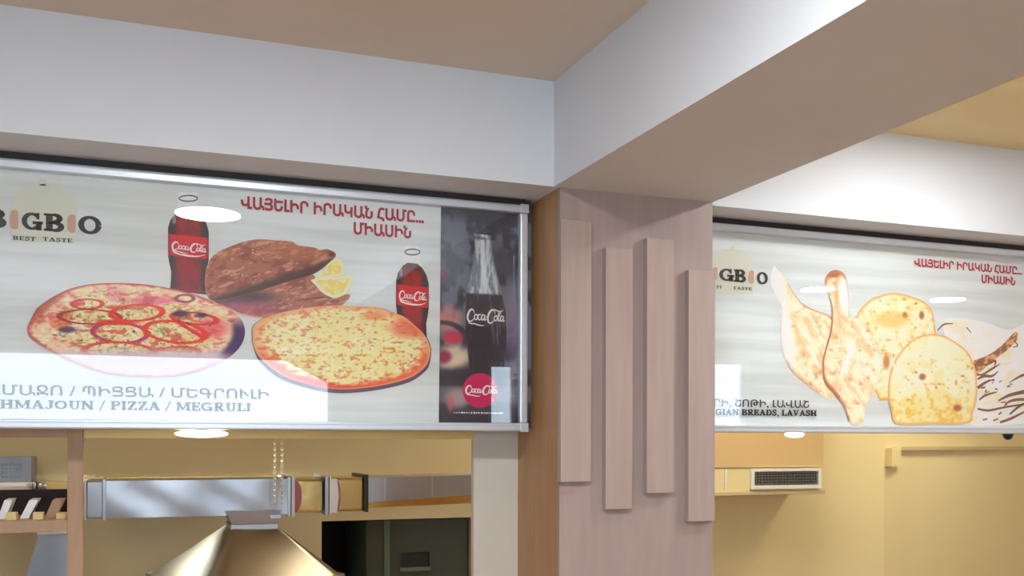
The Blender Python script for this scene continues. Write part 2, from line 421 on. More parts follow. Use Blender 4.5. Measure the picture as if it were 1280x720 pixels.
# slab-serif capitals: r = bar, a = arc (cx cy rx ry from to width), p = stroke
T, H = .22, .10
def stem(x, s=1, w=T):   # thick upright with top and bottom serifs
    return [('r', x-w/2, 0, x+w/2, 1), ('r', x-w/2-.09*s, 0, x+w/2+.09*s, H), ('r', x-w/2-.09*s, 1-H, x+w/2+.09*s, 1)]
GLY = {
 'I': (.46, stem(.23)), 'L': (.80, stem(.26)+[('r', .2, 0, .76, H), ('r', .66, 0, .76, .32)]),
 'E': (.84, stem(.26)+[('r', .2, 0, .78, H), ('r', .68, 0, .78, .3), ('r', .2, .9, .76, 1), ('r', .66, .7, .76, 1), ('r', .2, .46, .58, .56), ('r', .52, .36, .6, .66)]),
 'H': (1.04, stem(.24)+stem(.80)+[('r', .2, .45, .84, .57)]),
 'N': (1.06, stem(.22, 1, .14)+stem(.84, 1, .14)+[('p', [(.2, .98), (.84, .04)], .22)]),
 'M': (1.26, stem(.22, 1, .13)+stem(1.04, 1, .2)+[('p', [(.22, .98), (.62, .12)], .2), ('p', [(.62, .12), (1.0, .98)], .12)]),
 'A': (1.02, [('p', [(.52, .98), (.2, .04)], .12), ('p', [(.48, .98), (.82, .04)], .23), ('r', .3, .28, .74, .37), ('r', .04, 0, .38, H), ('r', .62, 0, 1.0, H)]),
 'V': (1.0, [('p', [(.2, .96), (.52, .04)], .23), ('p', [(.8, .96), (.5, .04)], .12), ('r', .02, .9, .4, 1), ('r', .62, .9, .96, 1)]),
 'P': (.86, stem(.26)+[('a', .42, .73, .3, .23, -90, 90, .2), ('r', .3, .42, .46, .51), ('r', .3, .91, .46, 1)]),
 'R': (.96, stem(.26)+[('a', .42, .74, .3, .22, -90, 90, .2), ('r', .3, .44, .46, .53), ('r', .3, .91, .46, 1), ('p', [(.48, .5), (.76, .05)], .22), ('r', .68, 0, .94, H)]),
 'B': (.92, stem(.26)+[('a', .42, .75, .28, .20, -90, 90, .2), ('a', .44, .27, .32, .22, -90, 90, .21), ('r', .3, .455, .48, .54), ('r', .3, .91, .46, 1), ('r', .3, 0, .48, .09)]),
 'D': (.98, stem(.26)+[('a', .42, .5, .40, .45, -90, 90, .21), ('r', .3, .9, .46, 1), ('r', .3, 0, .46, .1)]),
 'O': (1.0, [('a', .5, .5, .37, .42, 0, 360, .20)]),
 'G': (1.04, [('a', .5, .5, .37, .42, 48, 325, .20), ('r', .74, .02, .93, .46), ('r', .56, .38, .99, .48), ('r', .74, .66, .82, .96)]),
 'U': (1.0, [('r', .18, .34, .40, 1), ('r', .08, .9, .5, 1), ('r', .72, .34, .85, 1), ('r', .62, .9, .96, 1), ('a', .54, .36, .255, .31, 180, 360, .16)]),
 'J': (.74, [('r', .38, .25, .60, 1), ('r', .26, .9, .72, 1), ('a', .30, .26, .20, .20, 180, 360, .15)]),
 'Z': (.84, [('r', .1, .9, .76, 1), ('r', .08, 0, .78, .1), ('p', [(.66, .95), (.18, .05)], .22), ('r', .1, .7, .19, 1), ('r', .69, 0, .78, .3)]),
 'S': (.78, [('p', [(.64, .78), (.52, .92), (.34, .93), (.2, .82), (.2, .66), (.36, .55), (.54, .46), (.62, .3), (.52, .12), (.36, .06), (.2, .1), (.12, .24)], .17), ('r', .6, .66, .69, .98), ('r', .07, .02, .16, .34)]),
 'T': (.88, stem(.44)+[('r', .08, .9, .8, 1), ('r', .08, .68, .17, 1), ('r', .71, .68, .8, 1)]),
 'Y': (.96, [('r', .37, 0, .59, .5), ('r', .26, 0, .7, H), ('p', [(.18, .96), (.48, .42)], .2), ('p', [(.78, .96), (.48, .42)], .12), ('r', .04, .9, .36, 1), ('r', .62, .9, .92, 1)]),
 '/': (.50, [('p', [(.06, -.1), (.44, 1.06)], .08)]), ' ': (.36, []), ',': (.34, [('p', [(.2, .14), (.12, -.14)], .16)]), '.': (.3, [('r', .08, 0, .26, .18)]),
}
def word_width(s): return sum(GLY[c][0] for c in s)
def slab(name, parent, Y, s, pa, pb, hpx, m, fat=0.0):
    """slab lettering from pixel pa to pb (baseline), cap height hpx pixels at pa"""
    A, B = at(*pa, Y), at(*pb, Y); top = at(pa[0], pa[1]-hpx, Y)
    h = top.z-A.z; z = (A.z+B.z)/2; wx = (B.x-A.x)/word_width(s); bm = bmesh.new(); cx = 0
    for ch in s:
        wdt, prim = GLY[ch]
        if ch == ' ':
            obj(name, bm, m, parent); bm = bmesh.new()
        f = lambda x, y: (A.x+(cx+x)*wx, Y, z+y*h)
        for p in prim:
            if p[0] == 'r':
                x0, y0, x1, y1 = p[1:]; x0 -= fat/2; x1 += fat/2; y0 = max(y0-fat/2, min(0, y0)) if y0 > 0 else y0; y1 = min(1, y1+fat/2) if y1 < 1 else y1
                bm.faces.new([bm.verts.new(f(*q)) for q in ((x0, y0), (x1, y0), (x1, y1), (x0, y1))])
            elif p[0] == 'a':
                _, ax, ay, rx, ry, a0, a1, ww = p
                pts = [(ax+rx*math.cos(math.radians(a0+(a1-a0)*k/18)), ay+ry*math.sin(math.radians(a0+(a1-a0)*k/18))) for k in range(19)]
                th = [(ww+fat*.8)*(.55+.45*abs(math.cos(math.radians(a0+(a1-a0)*k/18)))) for k in range(19)]
                ribbon(bm, pts, th, f, smooth=False)
            else:
                ribbon(bm, p[1], p[2]+fat*.8, f, smooth=len(p[1]) > 2)
        cx += wdt
    return obj(name, bm, m, parent)

def glyph_text(name, parent, Y, s, pa, pb, hpx, m, bold=.02):
    """lettering in the built-in face (it carries the Armenian capitals)"""
    cu = bpy.data.curves.new('lettering', 'FONT'); cu.body = s; cu.size = 1; cu.offset = bold
    cu.offset = 0
    to = bpy.data.objects.new('lettering_tmp', cu); COL.objects.link(to)
    dg = bpy.context.evaluated_depsgraph_get(); dg.update()
    src = to.evaluated_get(dg).to_curve(dg)
    # the face has overlapping contours: fill every outer contour on its own, with its own holes
    cont = []
    for sp in src.splines:
        bp = [(tuple(p.co), tuple(p.handle_left), tuple(p.handle_right)) for p in sp.bezier_points]
        if len(bp) < 2: continue
        pl = [p[0] for p in bp]
        ar = sum(pl[i-1][0]*pl[i][1]-pl[i][0]*pl[i-1][1] for i in range(len(pl)))/2
        cont.append((ar, bp, pl))
    def inside(pt, pl):
        r = False
        for i in range(len(pl)):
            a, b = pl[i-1], pl[i]
            if (a[1] > pt[1]) != (b[1] > pt[1]) and pt[0] < (b[0]-a[0])*(pt[1]-a[1])/(b[1]-a[1])+a[0]: r = not r
        return r
    big = sorted(cont, key=lambda c: -abs(c[0]))
    def holder(c):
        for o_ in big:
            if abs(o_[0]) > abs(c[0]) and o_[0]*c[0] < 0 and inside(c[2][0], o_[2]) and inside(c[2][len(c[2])//2], o_[2]): return o_
    outers = [c for c in cont if holder(c) is None]; holes = [c for c in cont if holder(c) is not None]
    loops = []
    for c in cont:
        ccw = c[0] > 0; hole = c in holes; bp = c[1]; pl = []
        for i in range(len(bp)):
            p0, h0, h1, p1 = bp[i][0], bp[i][2], bp[(i+1) % len(bp)][1], bp[(i+1) % len(bp)][0]
            straight = abs((h0[0]-p0[0])*(p1[1]-p0[1])-(h0[1]-p0[1])*(p1[0]-p0[0]))+abs((h1[0]-p1[0])*(p1[1]-p0[1])-(h1[1]-p1[1])*(p1[0]-p0[0])) < 1e-6
            for k in range(1 if straight else 5):
                t = k/5; u = 1-t
                q = tuple(u**3*p0[j]+3*u*u*t*h0[j]+3*u*t*t*h1[j]+t**3*p1[j] for j in (0, 1))
                if not pl or abs(q[0]-pl[-1][0])+abs(q[1]-pl[-1][1]) > 1e-5: pl.append(q)
        if ccw == hole: pl = pl[::-1]        # outer contours run ccw, holes cw
        n = len(pl); out = []
        for i in range(n):
            e0 = np.subtract(pl[i], pl[i-1]); e1 = np.subtract(pl[(i+1) % n], pl[i])
            e0 = e0/(np.linalg.norm(e0)+1e-9); e1 = e1/(np.linalg.norm(e1)+1e-9)
            nn = np.array([e0[1]+e1[1], -e0[0]-e1[0]]); l2 = nn@nn
            out.append(np.array(pl[i])+nn*(bold*2/max(l2, .8)))
        loops.append(out)
    from mathutils.geometry import delaunay_2d_cdt
    pts, eds = [], []
    for lp in loops:
        k0 = len(pts); pts += [Vector(p) for p in lp]; eds += [(k0+i, k0+(i+1) % len(lp)) for i in range(len(lp))]
    ov, oe, of = delaunay_2d_cdt(pts, eds, [], 0, 1e-5)[:3]
    def wind(x, y):
        w_ = 0
        for lp in loops:
            for i in range(len(lp)):
                a, b = lp[i-1], lp[i]
                if (a[1] > y) != (b[1] > y) and x < (b[0]-a[0])*(y-a[1])/(b[1]-a[1])+a[0]: w_ += 1 if b[1] > a[1] else -1
        return w_
    VV = [(v.x, v.y, 0) for v in ov]; FF = []
    for f in of:
        cx_, cy_ = sum(ov[i].x for i in f)/len(f), sum(ov[i].y for i in f)/len(f)
        if wind(cx_, cy_) != 0: FF.append(tuple(f))
    bpy.data.objects.remove(to)
    used = sorted({i for f in FF for i in f}); rm0 = {v: k for k, v in enumerate(used)}
    VV = [VV[i] for i in used]; FF = [tuple(rm0[i] for i in f) for f in FF]
    me = bpy.data.meshes.new(name)
    co = np.array(VV); x0, x1 = co[:, 0].min(), co[:, 0].max()
    A, B = at(*pa, Y), at(*pb, Y); top = at(pa[0], pa[1]-hpx, Y)
    z = (A.z+B.z)/2; h = (top.z-A.z)/.72
    out = np.stack([A.x+(co[:, 0]-x0)/(x1-x0)*(B.x-A.x), np.full(len(co), Y), z+co[:, 1]*h], 1)
    bpy.data.meshes.remove(me)
    # one mesh per word: split where the gap is as wide as a blank
    fs = sorted(FF, key=lambda f: min(co[i, 0] for i in f)); words = []; right = -1e9
    for f in fs:
        l_ = min(co[i, 0] for i in f)
        if l_ > right+.19: words.append([])
        words[-1].append(f); right = max(right, max(co[i, 0] for i in f))
    for wf in words:
        ids = sorted({i for f in wf for i in f}); rm = {v: k for k, v in enumerate(ids)}
        me = bpy.data.meshes.new(name); me.from_pydata([tuple(out[i]) for i in ids], [], [tuple(rm[i] for i in f) for f in wf])
        link(name, me, m, parent)

SCRIPT = [([(.62, .66), (.58, .88), (.42, .98), (.2, .84), (.05, .48), (.08, .14), (.28, .04), (.48, .14), (.62, .32)], (.05, .1, .16, .17, .15, .09, .05)),
 ([(.80, .62), (.66, .5), (.64, .3), (.76, .2), (.90, .32), (.92, .52), (.80, .62), (.98, .56)], (.12, .1, .12, .08)),
 ([(1.22, .58), (1.1, .64), (.98, .46), (1.0, .26), (1.12, .2), (1.26, .32)], (.07, .13, .13, .06)),
 ([(1.52, .6), (1.38, .62), (1.28, .42), (1.32, .22), (1.44, .24), (1.54, .44), (1.58, .62), (1.54, .3), (1.6, .2), (1.74, .34)], (.07, .13, .13, .08, .14, .14, .06)),
 ([(1.70, .46), (1.92, .50)], (.09, .09)),
 ([(.1, .06), (.2, -.1), (.7, -.14), (1.2, -.24), (1.55, -.2)], (.03, .1, .1, .04)),
 ([(2.5, .72), (2.46, .96), (2.28, 1.06), (2.02, .86), (1.86, .45), (1.9, .1), (2.1, .0), (2.3, .1), (2.42, .3)], (.05, .12, .17, .18, .15, .09, .05)),
 ([(2.28, 1.05), (2.5, 1.08), (2.8, .98), (3.12, 1.0), (3.3, 1.1)], (.05, .10, .09, .03)),
 ([(2.58, .62), (2.46, .5), (2.44, .3), (2.56, .2), (2.68, .32), (2.7, .52), (2.58, .62), (2.76, .56)], (.12, .1, .12, .08)),
 ([(2.76, .4), (2.98, .8), (2.96, .98), (2.86, .86), (2.8, .4), (2.86, .2), (2.98, .3)], (.06, .09, .08, .14, .13, .06)),
 ([(3.22, .6), (3.1, .62), (3.0, .42), (3.04, .22), (3.14, .24), (3.24, .44), (3.28, .62), (3.24, .3), (3.3, .2), (3.4, .3)], (.07, .12, .12, .08, .13, .13, .06))]
def script_word(name, parent, Y, x0, y0, x1, y1, hpx, m, boost=1.25, swash=False):
    """flowing script word from px (x0, y0) to (x1, y1), y at the foot of the letters"""
    bm = bmesh.new(); A, B = at(x0, y0, Y), at(x1, y1, Y); h = at(x0, y0-hpx, Y).z-A.z
    sx = (B.x-A.x)/3.4; f = lambda x, y: (A.x+x*sx, Y, A.z+(B.z-A.z)*x/3.4+y*h)
    for pts, wd in SCRIPT: ribbon(bm, pts, [q*boost for q in wd], f)
    if swash: ribbon(bm, [(0.0, .0), (.35, -.32), (1.2, -.48), (2.4, -.44), (3.3, -.12)], (.04, .2, .16, .22, .12, .03), f)
    return obj(name, bm, m, parent)

def disc(name, parent, Y, cx, cy, rx, ry, m, a0=0, a1=360, n=48):
    bm = bmesh.new(); v = [bm.verts.new(at(cx+rx*math.cos(math.radians(a0+(a1-a0)*k/n)), cy-ry*math.sin(math.radians(a0+(a1-a0)*k/n)), Y)) for k in range(n if a1-a0 == 360 else n+1)]
    bm.faces.new(v); return obj(name, bm, m, parent)

# ------------------------------------------------------------------ the two framed signs
Z_TOP, Z_BOT = EYE+.853, EYE+.031
FW = .030
def sign_body(x0, x1, label):
    e = empty('menu_sign', ((x0+x1)/2, Y_SIGN+.03, Z_BOT), label, 'sign', 'framed menu signs over the kitchen opening')
    y0, y1 = Y_SIGN-.012, Y_SIGN+.07
    box('backing_board', (x0+.01, Y_SIGN+.014, Z_BOT+.01), (x1-.01, y1-.002, Z_TOP-.01), M['poster'], e)
    def rail(name, a, b, horiz):
        bm = bmesh.new(); add_box(bm, a, b, .006)
        # raised bead along the inner edge
        if horiz == 'top': add_box(bm, (a[0]+FW, y0-.004, a[2]+.002), (b[0]-FW, y0+.01, a[2]+.010), .001)
        if horiz == 'bottom': add_box(bm, (a[0]+FW, y0-.004, b[2]-.010), (b[0]-FW, y0+.01, b[2]-.002), .001)
        return obj(name, bm, M['aluminium'], e)
    rail('top_rail', (x0, y0, Z_TOP-FW), (x1, y1, Z_TOP), 'top')
    rail('bottom_rail', (x0, y0, Z_BOT), (x1, y1, Z_BOT+FW), 'bottom')
    rail('side_rail', (x0, y0, Z_BOT+FW), (x0+FW, y1, Z_TOP-FW), '')
    rail('side_rail', (x1-FW, y0, Z_BOT+FW), (x1, y1, Z_TOP-FW), '')
    for x in (x0, x1):
        s = 1 if x == x0 else -1
        for z in (Z_BOT, Z_TOP):
            t = 1 if z == Z_BOT else -1
            bm = bmesh.new(); cx, cz = x+s*FW*.55, z+t*FW*.55
            add_cyl(bm, (cx, y0-.004, cz), (cx, y0+.002, cz), .010, n=18)
            add_box(bm, (x-s*.002 if s > 0 else x-FW, y0-.003, z-.002 if t > 0 else z-FW*1), (x+FW if s > 0 else x+.002, y0+.0005, z+FW if t > 0 else z+.002), .001)
            obj('corner_cap', bm, M['aluminium'], e)
    g = box('glass_pane', (x0+FW-.004, Y_SIGN-.002, Z_BOT+FW-.004), (x1-FW+.004, Y_SIGN, Z_TOP-FW+.004), M['pane'], e)
    box('gap_shade_mount', (x0+.01, y0+.012, Z_TOP-.001), (x1-.004, y1-.005, Z_BEAM), M['black'], e)  # mount made full-length and black to stand in for the gap's shade
    return e
YP = Y_SIGN+.0135                       # printed sheet
def lay(k): return YP-.0008*k

XS1 = at(658.5, 400, Y_SIGN).x
s1 = sign_body(-.95, XS1, 'long framed menu sign with pizzas and flatbread, left of the column')
s2 = sign_body(XC1+.012, 5.3, 'framed bread menu sign with round loaves, right of the column')
struct_back = None

# ---- left sign: logo
def cloche(parent, cx, cy, rx, ry, base):
    bm = bmesh.new()
    pts = [(cx+rx*math.cos(math.radians(a)), cy-ry*math.sin(math.radians(a))) for a in range(0, 181, 6)]
    pts = [(cx+rx*.92, base)]+pts+[(cx-rx*.92, base)]
    bm.faces.new([bm.verts.new(at(x, y, lay(1))) for x, y in pts])
    k = [(cx+rx*.13*math.cos(math.radians(a)), cy-ry-ry*.06-ry*.13*math.sin(math.radians(a))) for a in range(0, 360, 20)]
    bm.faces.new([bm.verts.new(at(x, y, lay(1))) for x, y in k])
    return obj('printed_dish_cover', bm, M['ink_pale'], parent)
cloche(s1, 54, 262, 43, 32, 303)
slab('printed_logo_letter', s1, lay(3), 'B', (-20, 283), (9, 285), 22.5, M['ink'], fat=.07)
slab('printed_logo_letter', s1, lay(3), 'G', (27, 286.5), (54, 288.5), 22, M['ink'], fat=.07)
slab('printed_logo_letter', s1, lay(3), 'B', (54, 288.5), (81, 290), 22, M['ink'], fat=.07)
slab('printed_logo_letter', s1, lay(3), 'O', (97.5, 292), (127, 293.5), 23, M['ink'], fat=.07)
def bean(parent, cx, cy, hw, hh):
    bm = bmesh.new()
    pts = []
    for a in range(0, 360, 12):
        c, s = math.cos(math.radians(a)), math.sin(math.radians(a))
        pts.append((cx+hw*abs(c)**.7*(1 if c > 0 else -1)+(s*s)*1.0, cy-hh*abs(s)**.6*(1 if s > 0 else -1)))
    bm.faces.new([bm.verts.new(at(x, y, lay(3))) for x, y in pts]); obj('printed_loaf_letter', bm, M['ink_tan'], parent)
bean(s1, 17.5, 274.5, 5.6, 12); bean(s1, 89.3, 279.5, 5.2, 11.5)
slab('printed_logo_caption', s1, lay(3), 'BEST', (15.5, 300), (45, 301), 5, M['ink'])
slab('printed_logo_caption', s1, lay(3), 'TASTE', (53, 301.5), (91, 303), 5, M['ink'])

# ---- left sign: headline and bottom lettering
glyph_text('printed_headline', s1, lay(3), 'ՎԱՅԵԼԻՐ ԻՐԱԿԱՆ ՀԱՄԸ...', (301, 259), (530, 279), 14.5, M['ink_red'], bold=.04)
glyph_text('printed_headline', s1, lay(3), 'ՄԻԱՍԻՆ', (442, 292), (514, 297.5), 14, M['ink_red'], bold=.04)
glyph_text('printed_menu_line', s1, lay(3), 'ԼԱՀՄԱՋՈ / ՊԻՑՑԱ / ՄԵԳՐՈՒԼԻ', (-46, 491.5), (336, 499.5), 12.8, M['ink_grey'], bold=.016)
slab('printed_menu_line', s1, lay(3), 'LAHMAJOUN / PIZZA / MEGRULI', (-32, 509.5), (314, 515), 11.3, M['ink_grey'], fat=.03)

# ---- left sign: food pictures
def ring(x, y, cx, cy, rx, ry, wdt, rot=0.0):
    c, s = math.cos(rot), math.sin(rot); dx, dy = x-cx, y-cy
    u, v = (dx*c+dy*s)/rx, (-dx*s+dy*c)/ry
    d = np.abs(np.sqrt(u*u+v*v)-1)*min(rx, ry)*1.3
    return 1-sst(wdt*.6, wdt*1.2, d)
def spot(x, y, cx, cy, rx, ry, soft=.5):
    d = np.sqrt(((x-cx)/rx)**2+((y-cy)/ry)**2); return 1-sst(1-soft, 1+soft, d)

def pizza_fn(x, y, t):
    n = fbm(x/9, y/4.5); n2 = fbm(x/4+50, y/2.2+9); n3 = fbm(x/14+7, y/6+70)
    c = np.tile(np.array([226, 186, 152], float), (len(x), 1))
    c = mixc(c, (198, 120, 108), sst(.52, .68, n)); c = mixc(c, (238, 208, 168), sst(.5, .66, fbm(x/6+90, y/3)))
    inner = 1-sst(.70, .80, t+(n-.5)*.22)
    top = np.tile(np.array([216, 190, 130], float), (len(x), 1))
    top = mixc(top, (222, 216, 186), sst(.5, .6, n2)); top = mixc(top, (196, 92, 70), sst(.55, .66, n3))
    top = mixc(top, (150, 140, 84), sst(.60, .68, fbm(x/5+30, y/3+30)))
    c = c*(1-inner[:, None])+top*inner[:, None]
    c = mixc(c, (205, 60, 110), spot(x, y, 190, 376, 32, 5)*.6); c = mixc(c, (205, 60, 110), spot(x, y, 145, 370, 12, 8)*.4)
    c = mixc(c, (212, 60, 84), spot(x, y, 262, 410, 22, 12)*.65)
    c = mixc(c, (206, 80, 50), spot(x, y, 75, 402, 14, 8)*.6)
    for cx, cy, rx, ry, rot, colr, wd in [(109, 380, 19, 6, 0, (196, 44, 36), 2.0), (112, 396, 38, 9, .02, (150, 36, 40), 1.8),
            (171, 391, 32, 10, -.05, (210, 36, 26), 2.6), (150, 416, 34, 12, .06, (176, 30, 84), 2.6), (219, 415, 38, 13, .12, (212, 44, 26), 2.8),
            (243, 398, 28, 7, .1, (200, 44, 52), 2.2), (150, 440, 44, 12, .05, (200, 50, 40), 2.4), (215, 444, 34, 10, -.1, (200, 50, 40), 2.4)]:
        c = mixc(c, colr, ring(x, y, cx, cy, rx, ry, wd*.72, rot)*.92)
    c = mixc(c, (212, 40, 26), spot(x, y, 148, 403, 24, 3.4)*.9)
    dd = np.abs((x-205)*.62-(y-398)*1.0)/1.2
    c = mixc(c, (205, 34, 26), (1-sst(1.5, 3, np.abs((y-398)-(x-215)*.62)))*((x > 215) & (x < 252)))
    sp = sst(.70, .76, fbm(x/3.2+200, y/2.0+40))*inner
    c = mixc(c, (40, 34, 40), sp*.9)
    c = mixc(c, (52, 34, 66), spot(x, y, 226, 392, 10, 4)*.9); c = mixc(c, (52, 34, 66), spot(x, y, 252, 394, 7, 3)*.9)
    c = mixc(c, (74, 40, 84), spot(x, y, 84, 412, 11, 4)*.9); c = mixc(c, (120, 40, 50), ring(x, y, 231, 373, 11, 4.5, 1.5)*.9)
    c = mixc(c, (196, 186, 196), sst(430, 446, y)*.95)  # paled below to carry the window's white reflection in the colour
    rim = sst(.93, .985, t+(n-.5)*.06)
    c = mixc(c, (176, 84, 72), rim*(.75*sst(300, 240, x)+.2)*(1-.6*sst(425, 440, y))); c = mixc(c, (58, 34, 84), sst(.86, .93, t)*spot(x, y, 296, 425, 26, 22))
    return mixc(c, (150, 60, 48), sst(.86, .92, t)*spot(x, y, 60, 385, 22, 22)*.7)
P1 = [(34, 413), (39, 398), (50, 382), (82, 363), (116, 355), (161, 354), (206, 359), (252, 371), (292, 390), (306, 411), (298, 436), (266, 458), (213, 471), (138, 468), (82, 449), (44, 427)]
blob('printed_pizza', s1, lay(5), P1, pizza_fn, n=420, rings=95)

def cheese_fn(x, y, t):
    n = fbm(x/7, y/4); n2 = fbm(x/3.4+50, y/2.1+9); n3 = fbm(x/20+7, y/11+70)
    c = np.tile(np.array([226, 208, 148], float), (len(x), 1))
    c = mixc(c, (216, 218, 172), sst(.45, .62, n3+(n-.5)*.4)); c = mixc(c, (228, 190, 112), sst(.54, .64, n2)*.6)
    c = mixc(c, (196, 116, 66), sst(.60, .70, n)*.8); c = mixc(c, (180, 92, 58), sst(.68, .76, n2)*.7)
    c = mixc(c, (206, 84, 56), spot(x, y, 510, 410, 22, 12)*.7); c = mixc(c, (200, 90, 58), spot(x, y, 468, 395, 16, 5)*.5)
    rim = sst(.84, .93, t+(n-.5)*.16)
    c = mixc(c, (214, 92, 58), rim*(.35+.6*sst(430, 455, y))); c = mixc(c, (226, 150, 110), sst(.955, .99, t)*.8)
    return mixc(c, (196, 44, 44), rim*spot(x, y, 425, 470, 50, 14)*.7)
P2 = [(315.5, 418), (318, 406), (334, 396), (359, 389), (390, 384), (419, 382), (469, 384), (489, 390), (505, 396), (520, 408), (532, 421), (538, 436), (536, 450), (529, 461), (508, 474), (463, 484), (413, 486), (359, 472), (328, 450), (318, 435)]
blob('printed_plate_shadow', s1, lay(4), [(x+(1 if x > 420 else -1)*1, y+(4.5 if y > 440 else 0)) for x, y in P2], lambda x, y, t: np.tile(np.array([92, 74, 96.]), (len(x), 1)), n=160, rings=4)
blob('printed_cheese_bread', s1, lay(5), P2, cheese_fn, n=360, rings=80)

def meat_fn(dark):
    def fn(x, y, t):
        u, v = x*.96+y*-.28, x*.28+y*.96
        n = fbm(u/11, v/3.6); n2 = fbm(u/5+40, v/2+40); n3 = fbm(x/22, y/16)
        c = np.tile(np.array([158, 96, 74], float), (len(x), 1))
        c = mixc(c, (132, 70, 56), sst(.5, .62, n3)); c = mixc(c, (198, 148, 122), sst(.55, .68, n)*.8)
        c = mixc(c, (110, 52, 44), sst(.60, .68, n2)*.6); c = mixc(c, (212, 172, 150), sst(.72, .78, n2)*.9)
        if dark == 0:
            e = (y-374)-(x-271)*(-.34)-0.0
            c = mixc(c, (66, 36, 34), sst(-9, 2, e-(x-271)*.015)); c = mixc(c, (70, 34, 30), spot(x, y, 416, 317, 6, 4))
            c = mixc(c, (176, 112, 78), spot(x, y, 370, 316, 40, 10)*.5)
        else:
            c = mixc(c, (74, 48, 62), spot(x, y, 300, 372, 46, 9)*.9); c = mixc(c, (150, 60, 96), spot(x, y, 310, 385, 40, 8)*.6)
            c = mixc(c, (222, 176, 176), sst(.9, .96, t)*sst(380, 390, y)*.9)
        return mixc(c, (190, 140, 112), sst(.96, .995, t)*.4)
    return fn
blob('printed_flatbread', s1, lay(2), [(266, 377), (300, 364), (331, 353), (388, 343), (396, 357), (417, 371), (437, 368), (433, 377), (420, 384), (380, 392), (341, 397), (331, 399), (297, 393), (280, 384)], meat_fn(1), n=260, rings=50)
blob('printed_flatbread', s1, lay(3), [(257, 340), (260, 330), (267, 319), (288, 308), (317, 299.5), (348, 300.5), (365, 302), (373, 306.5), (393, 309.5), (400, 312.5), (410, 311.5), (420, 318), (412, 328), (391, 343), (357, 353), (314, 367), (271, 376), (259, 370), (256, 355)], meat_fn(0), n=300, rings=60)
def lemon_fn(cx, cy):
    def fn(x, y, t):
        n = fbm(x/4, y/4)
        c = np.tile(np.array([222, 196, 104], float), (len(x), 1)); c = mixc(c, (228, 216, 150), sst(.4, .65, n))
        c = mixc(c, (216, 224, 190), sst(.74, .82, t)); return mixc(c, (214, 206, 96), sst(.95, .99, t)*.8)
    return fn
blob('printed_lemon_wedge', s1, lay(4), [(413, 327), (422, 322.5), (429, 328), (430, 337), (427, 344), (405, 347), (392, 350), (403, 339)], lemon_fn(0, 0), n=80, rings=16)
blob('printed_lemon_wedge', s1, lay(5), [(389, 350), (405, 346.5), (425, 346), (439, 343.5), (441, 350), (438, 359), (431, 368), (420, 372.5), (412, 371), (402, 365), (394, 356)], lemon_fn(0, 0), n=90, rings=18)

def bottle(parent, cx, y_top, y_sh, y_bot, hw, label_y, txt, ring_y, k):
    """printed soft drink bottle: outline in px"""
    prof = [(y_sh, .30), (y_sh+5, .62), (y_sh+14, .88), (y_sh+24, 1.0), (label_y[0], 1.0), (label_y[1], 1.0), (label_y[1]+10, .93), (label_y[1]+20, .84), (label_y[1]+30, .86), (y_bot, .9)]
    prof = [p for p in prof if p[0] <= y_bot]
    out = [(cx+hw*s, y+.10*hw*s) for y, s in prof]+[(cx-hw*s, y-.10*hw*s) for y, s in prof[::-1]]
    def fn(x, y, t):
        u = np.abs(x-cx)/hw
        c = np.tile(np.array([150, 24, 30], float), (len(x), 1))
        c = mixc(c, (44, 40, 52), sst(.42, .80, u)); n = fbm(x/6, y/9)
        c = mixc(c, (48, 34, 38), (1-sst(y_sh+4, y_sh+12, y))*.8); c = mixc(c, (120, 26, 44), sst(label_y[1], y_bot, y)*(1-sst(.5, .9, u))*.7)
        c = mixc(c, (58, 30, 40), sst(.5, .7, n)*.35)
        inl = ((y > label_y[0]) & (y < label_y[1])).astype(float)
        c = mixc(c, (196, 20, 34), inl*(1-.35*sst(.75, 1, u)))
        return mixc(c, (150, 158, 160), ((x < cx-hw*.62) & (x > cx-hw*.78) & (y < y_sh+18)).astype(float)*.7)
    C = closed_curve(out, 150)
    c0 = C.mean(0)
    # fine lattice between left and right edges
    ys = np.linspace(y_sh, y_bot, 90); ss = np.interp(ys, [p[0] for p in prof], [p[1] for p in prof])
    a = np.linspace(-1, 1, 36)
    X = cx+hw*ss[:, None]*a[None]; Yy = ys[:, None]+.10*hw*ss[:, None]*a[None]
    b = grid_mesh('printed_bottle', plane_pts(X.ravel(), Yy.ravel(), lay(k)), 90, 36, False, fn(X.ravel(), Yy.ravel()*0+np.repeat(ys, 36), None), parent)
    # clear neck, ring and cap
    panel('printed_bottle_neck', parent, lay(k-1), [(cx-hw*.48, ring_y-8), (cx+hw*.42, ring_y-7), (cx+hw*.5, y_sh+5), (cx-hw*.52, y_sh+3)],
          lambda x, y, t: mixc(np.tile(np.array([206, 212, 214.]), (len(x), 1)), (222, 226, 228), sst(.4, .6, fbm(x/3, y/3))), 8, 8)
    bm = bmesh.new(); ribbon(bm, [(cx+hw*.45*math.cos(q*math.pi/8), -(ring_y+3.6*math.sin(q*math.pi/8))) for q in range(17)], 1.6, lambda x, y: at(x, -y, lay(k+1)))
    obj('printed_bottle_ring', bm, M['ink_slate'], parent)
    script_word('printed_script', parent, lay(k+1), txt[0], txt[1], txt[2], txt[3], txt[4], M['ink_white'], 1.1, swash=True)
bottle(s1, 235.5, 240, 263, 366, 25.5, (295, 322), (215, 312, 258, 317.5, 10.5), 248, 2)
bottle(s1, 515.5, 310, 329, 424, 20.5, (357, 383), (499, 373.5, 534, 377.5, 10.5), 315, 2)

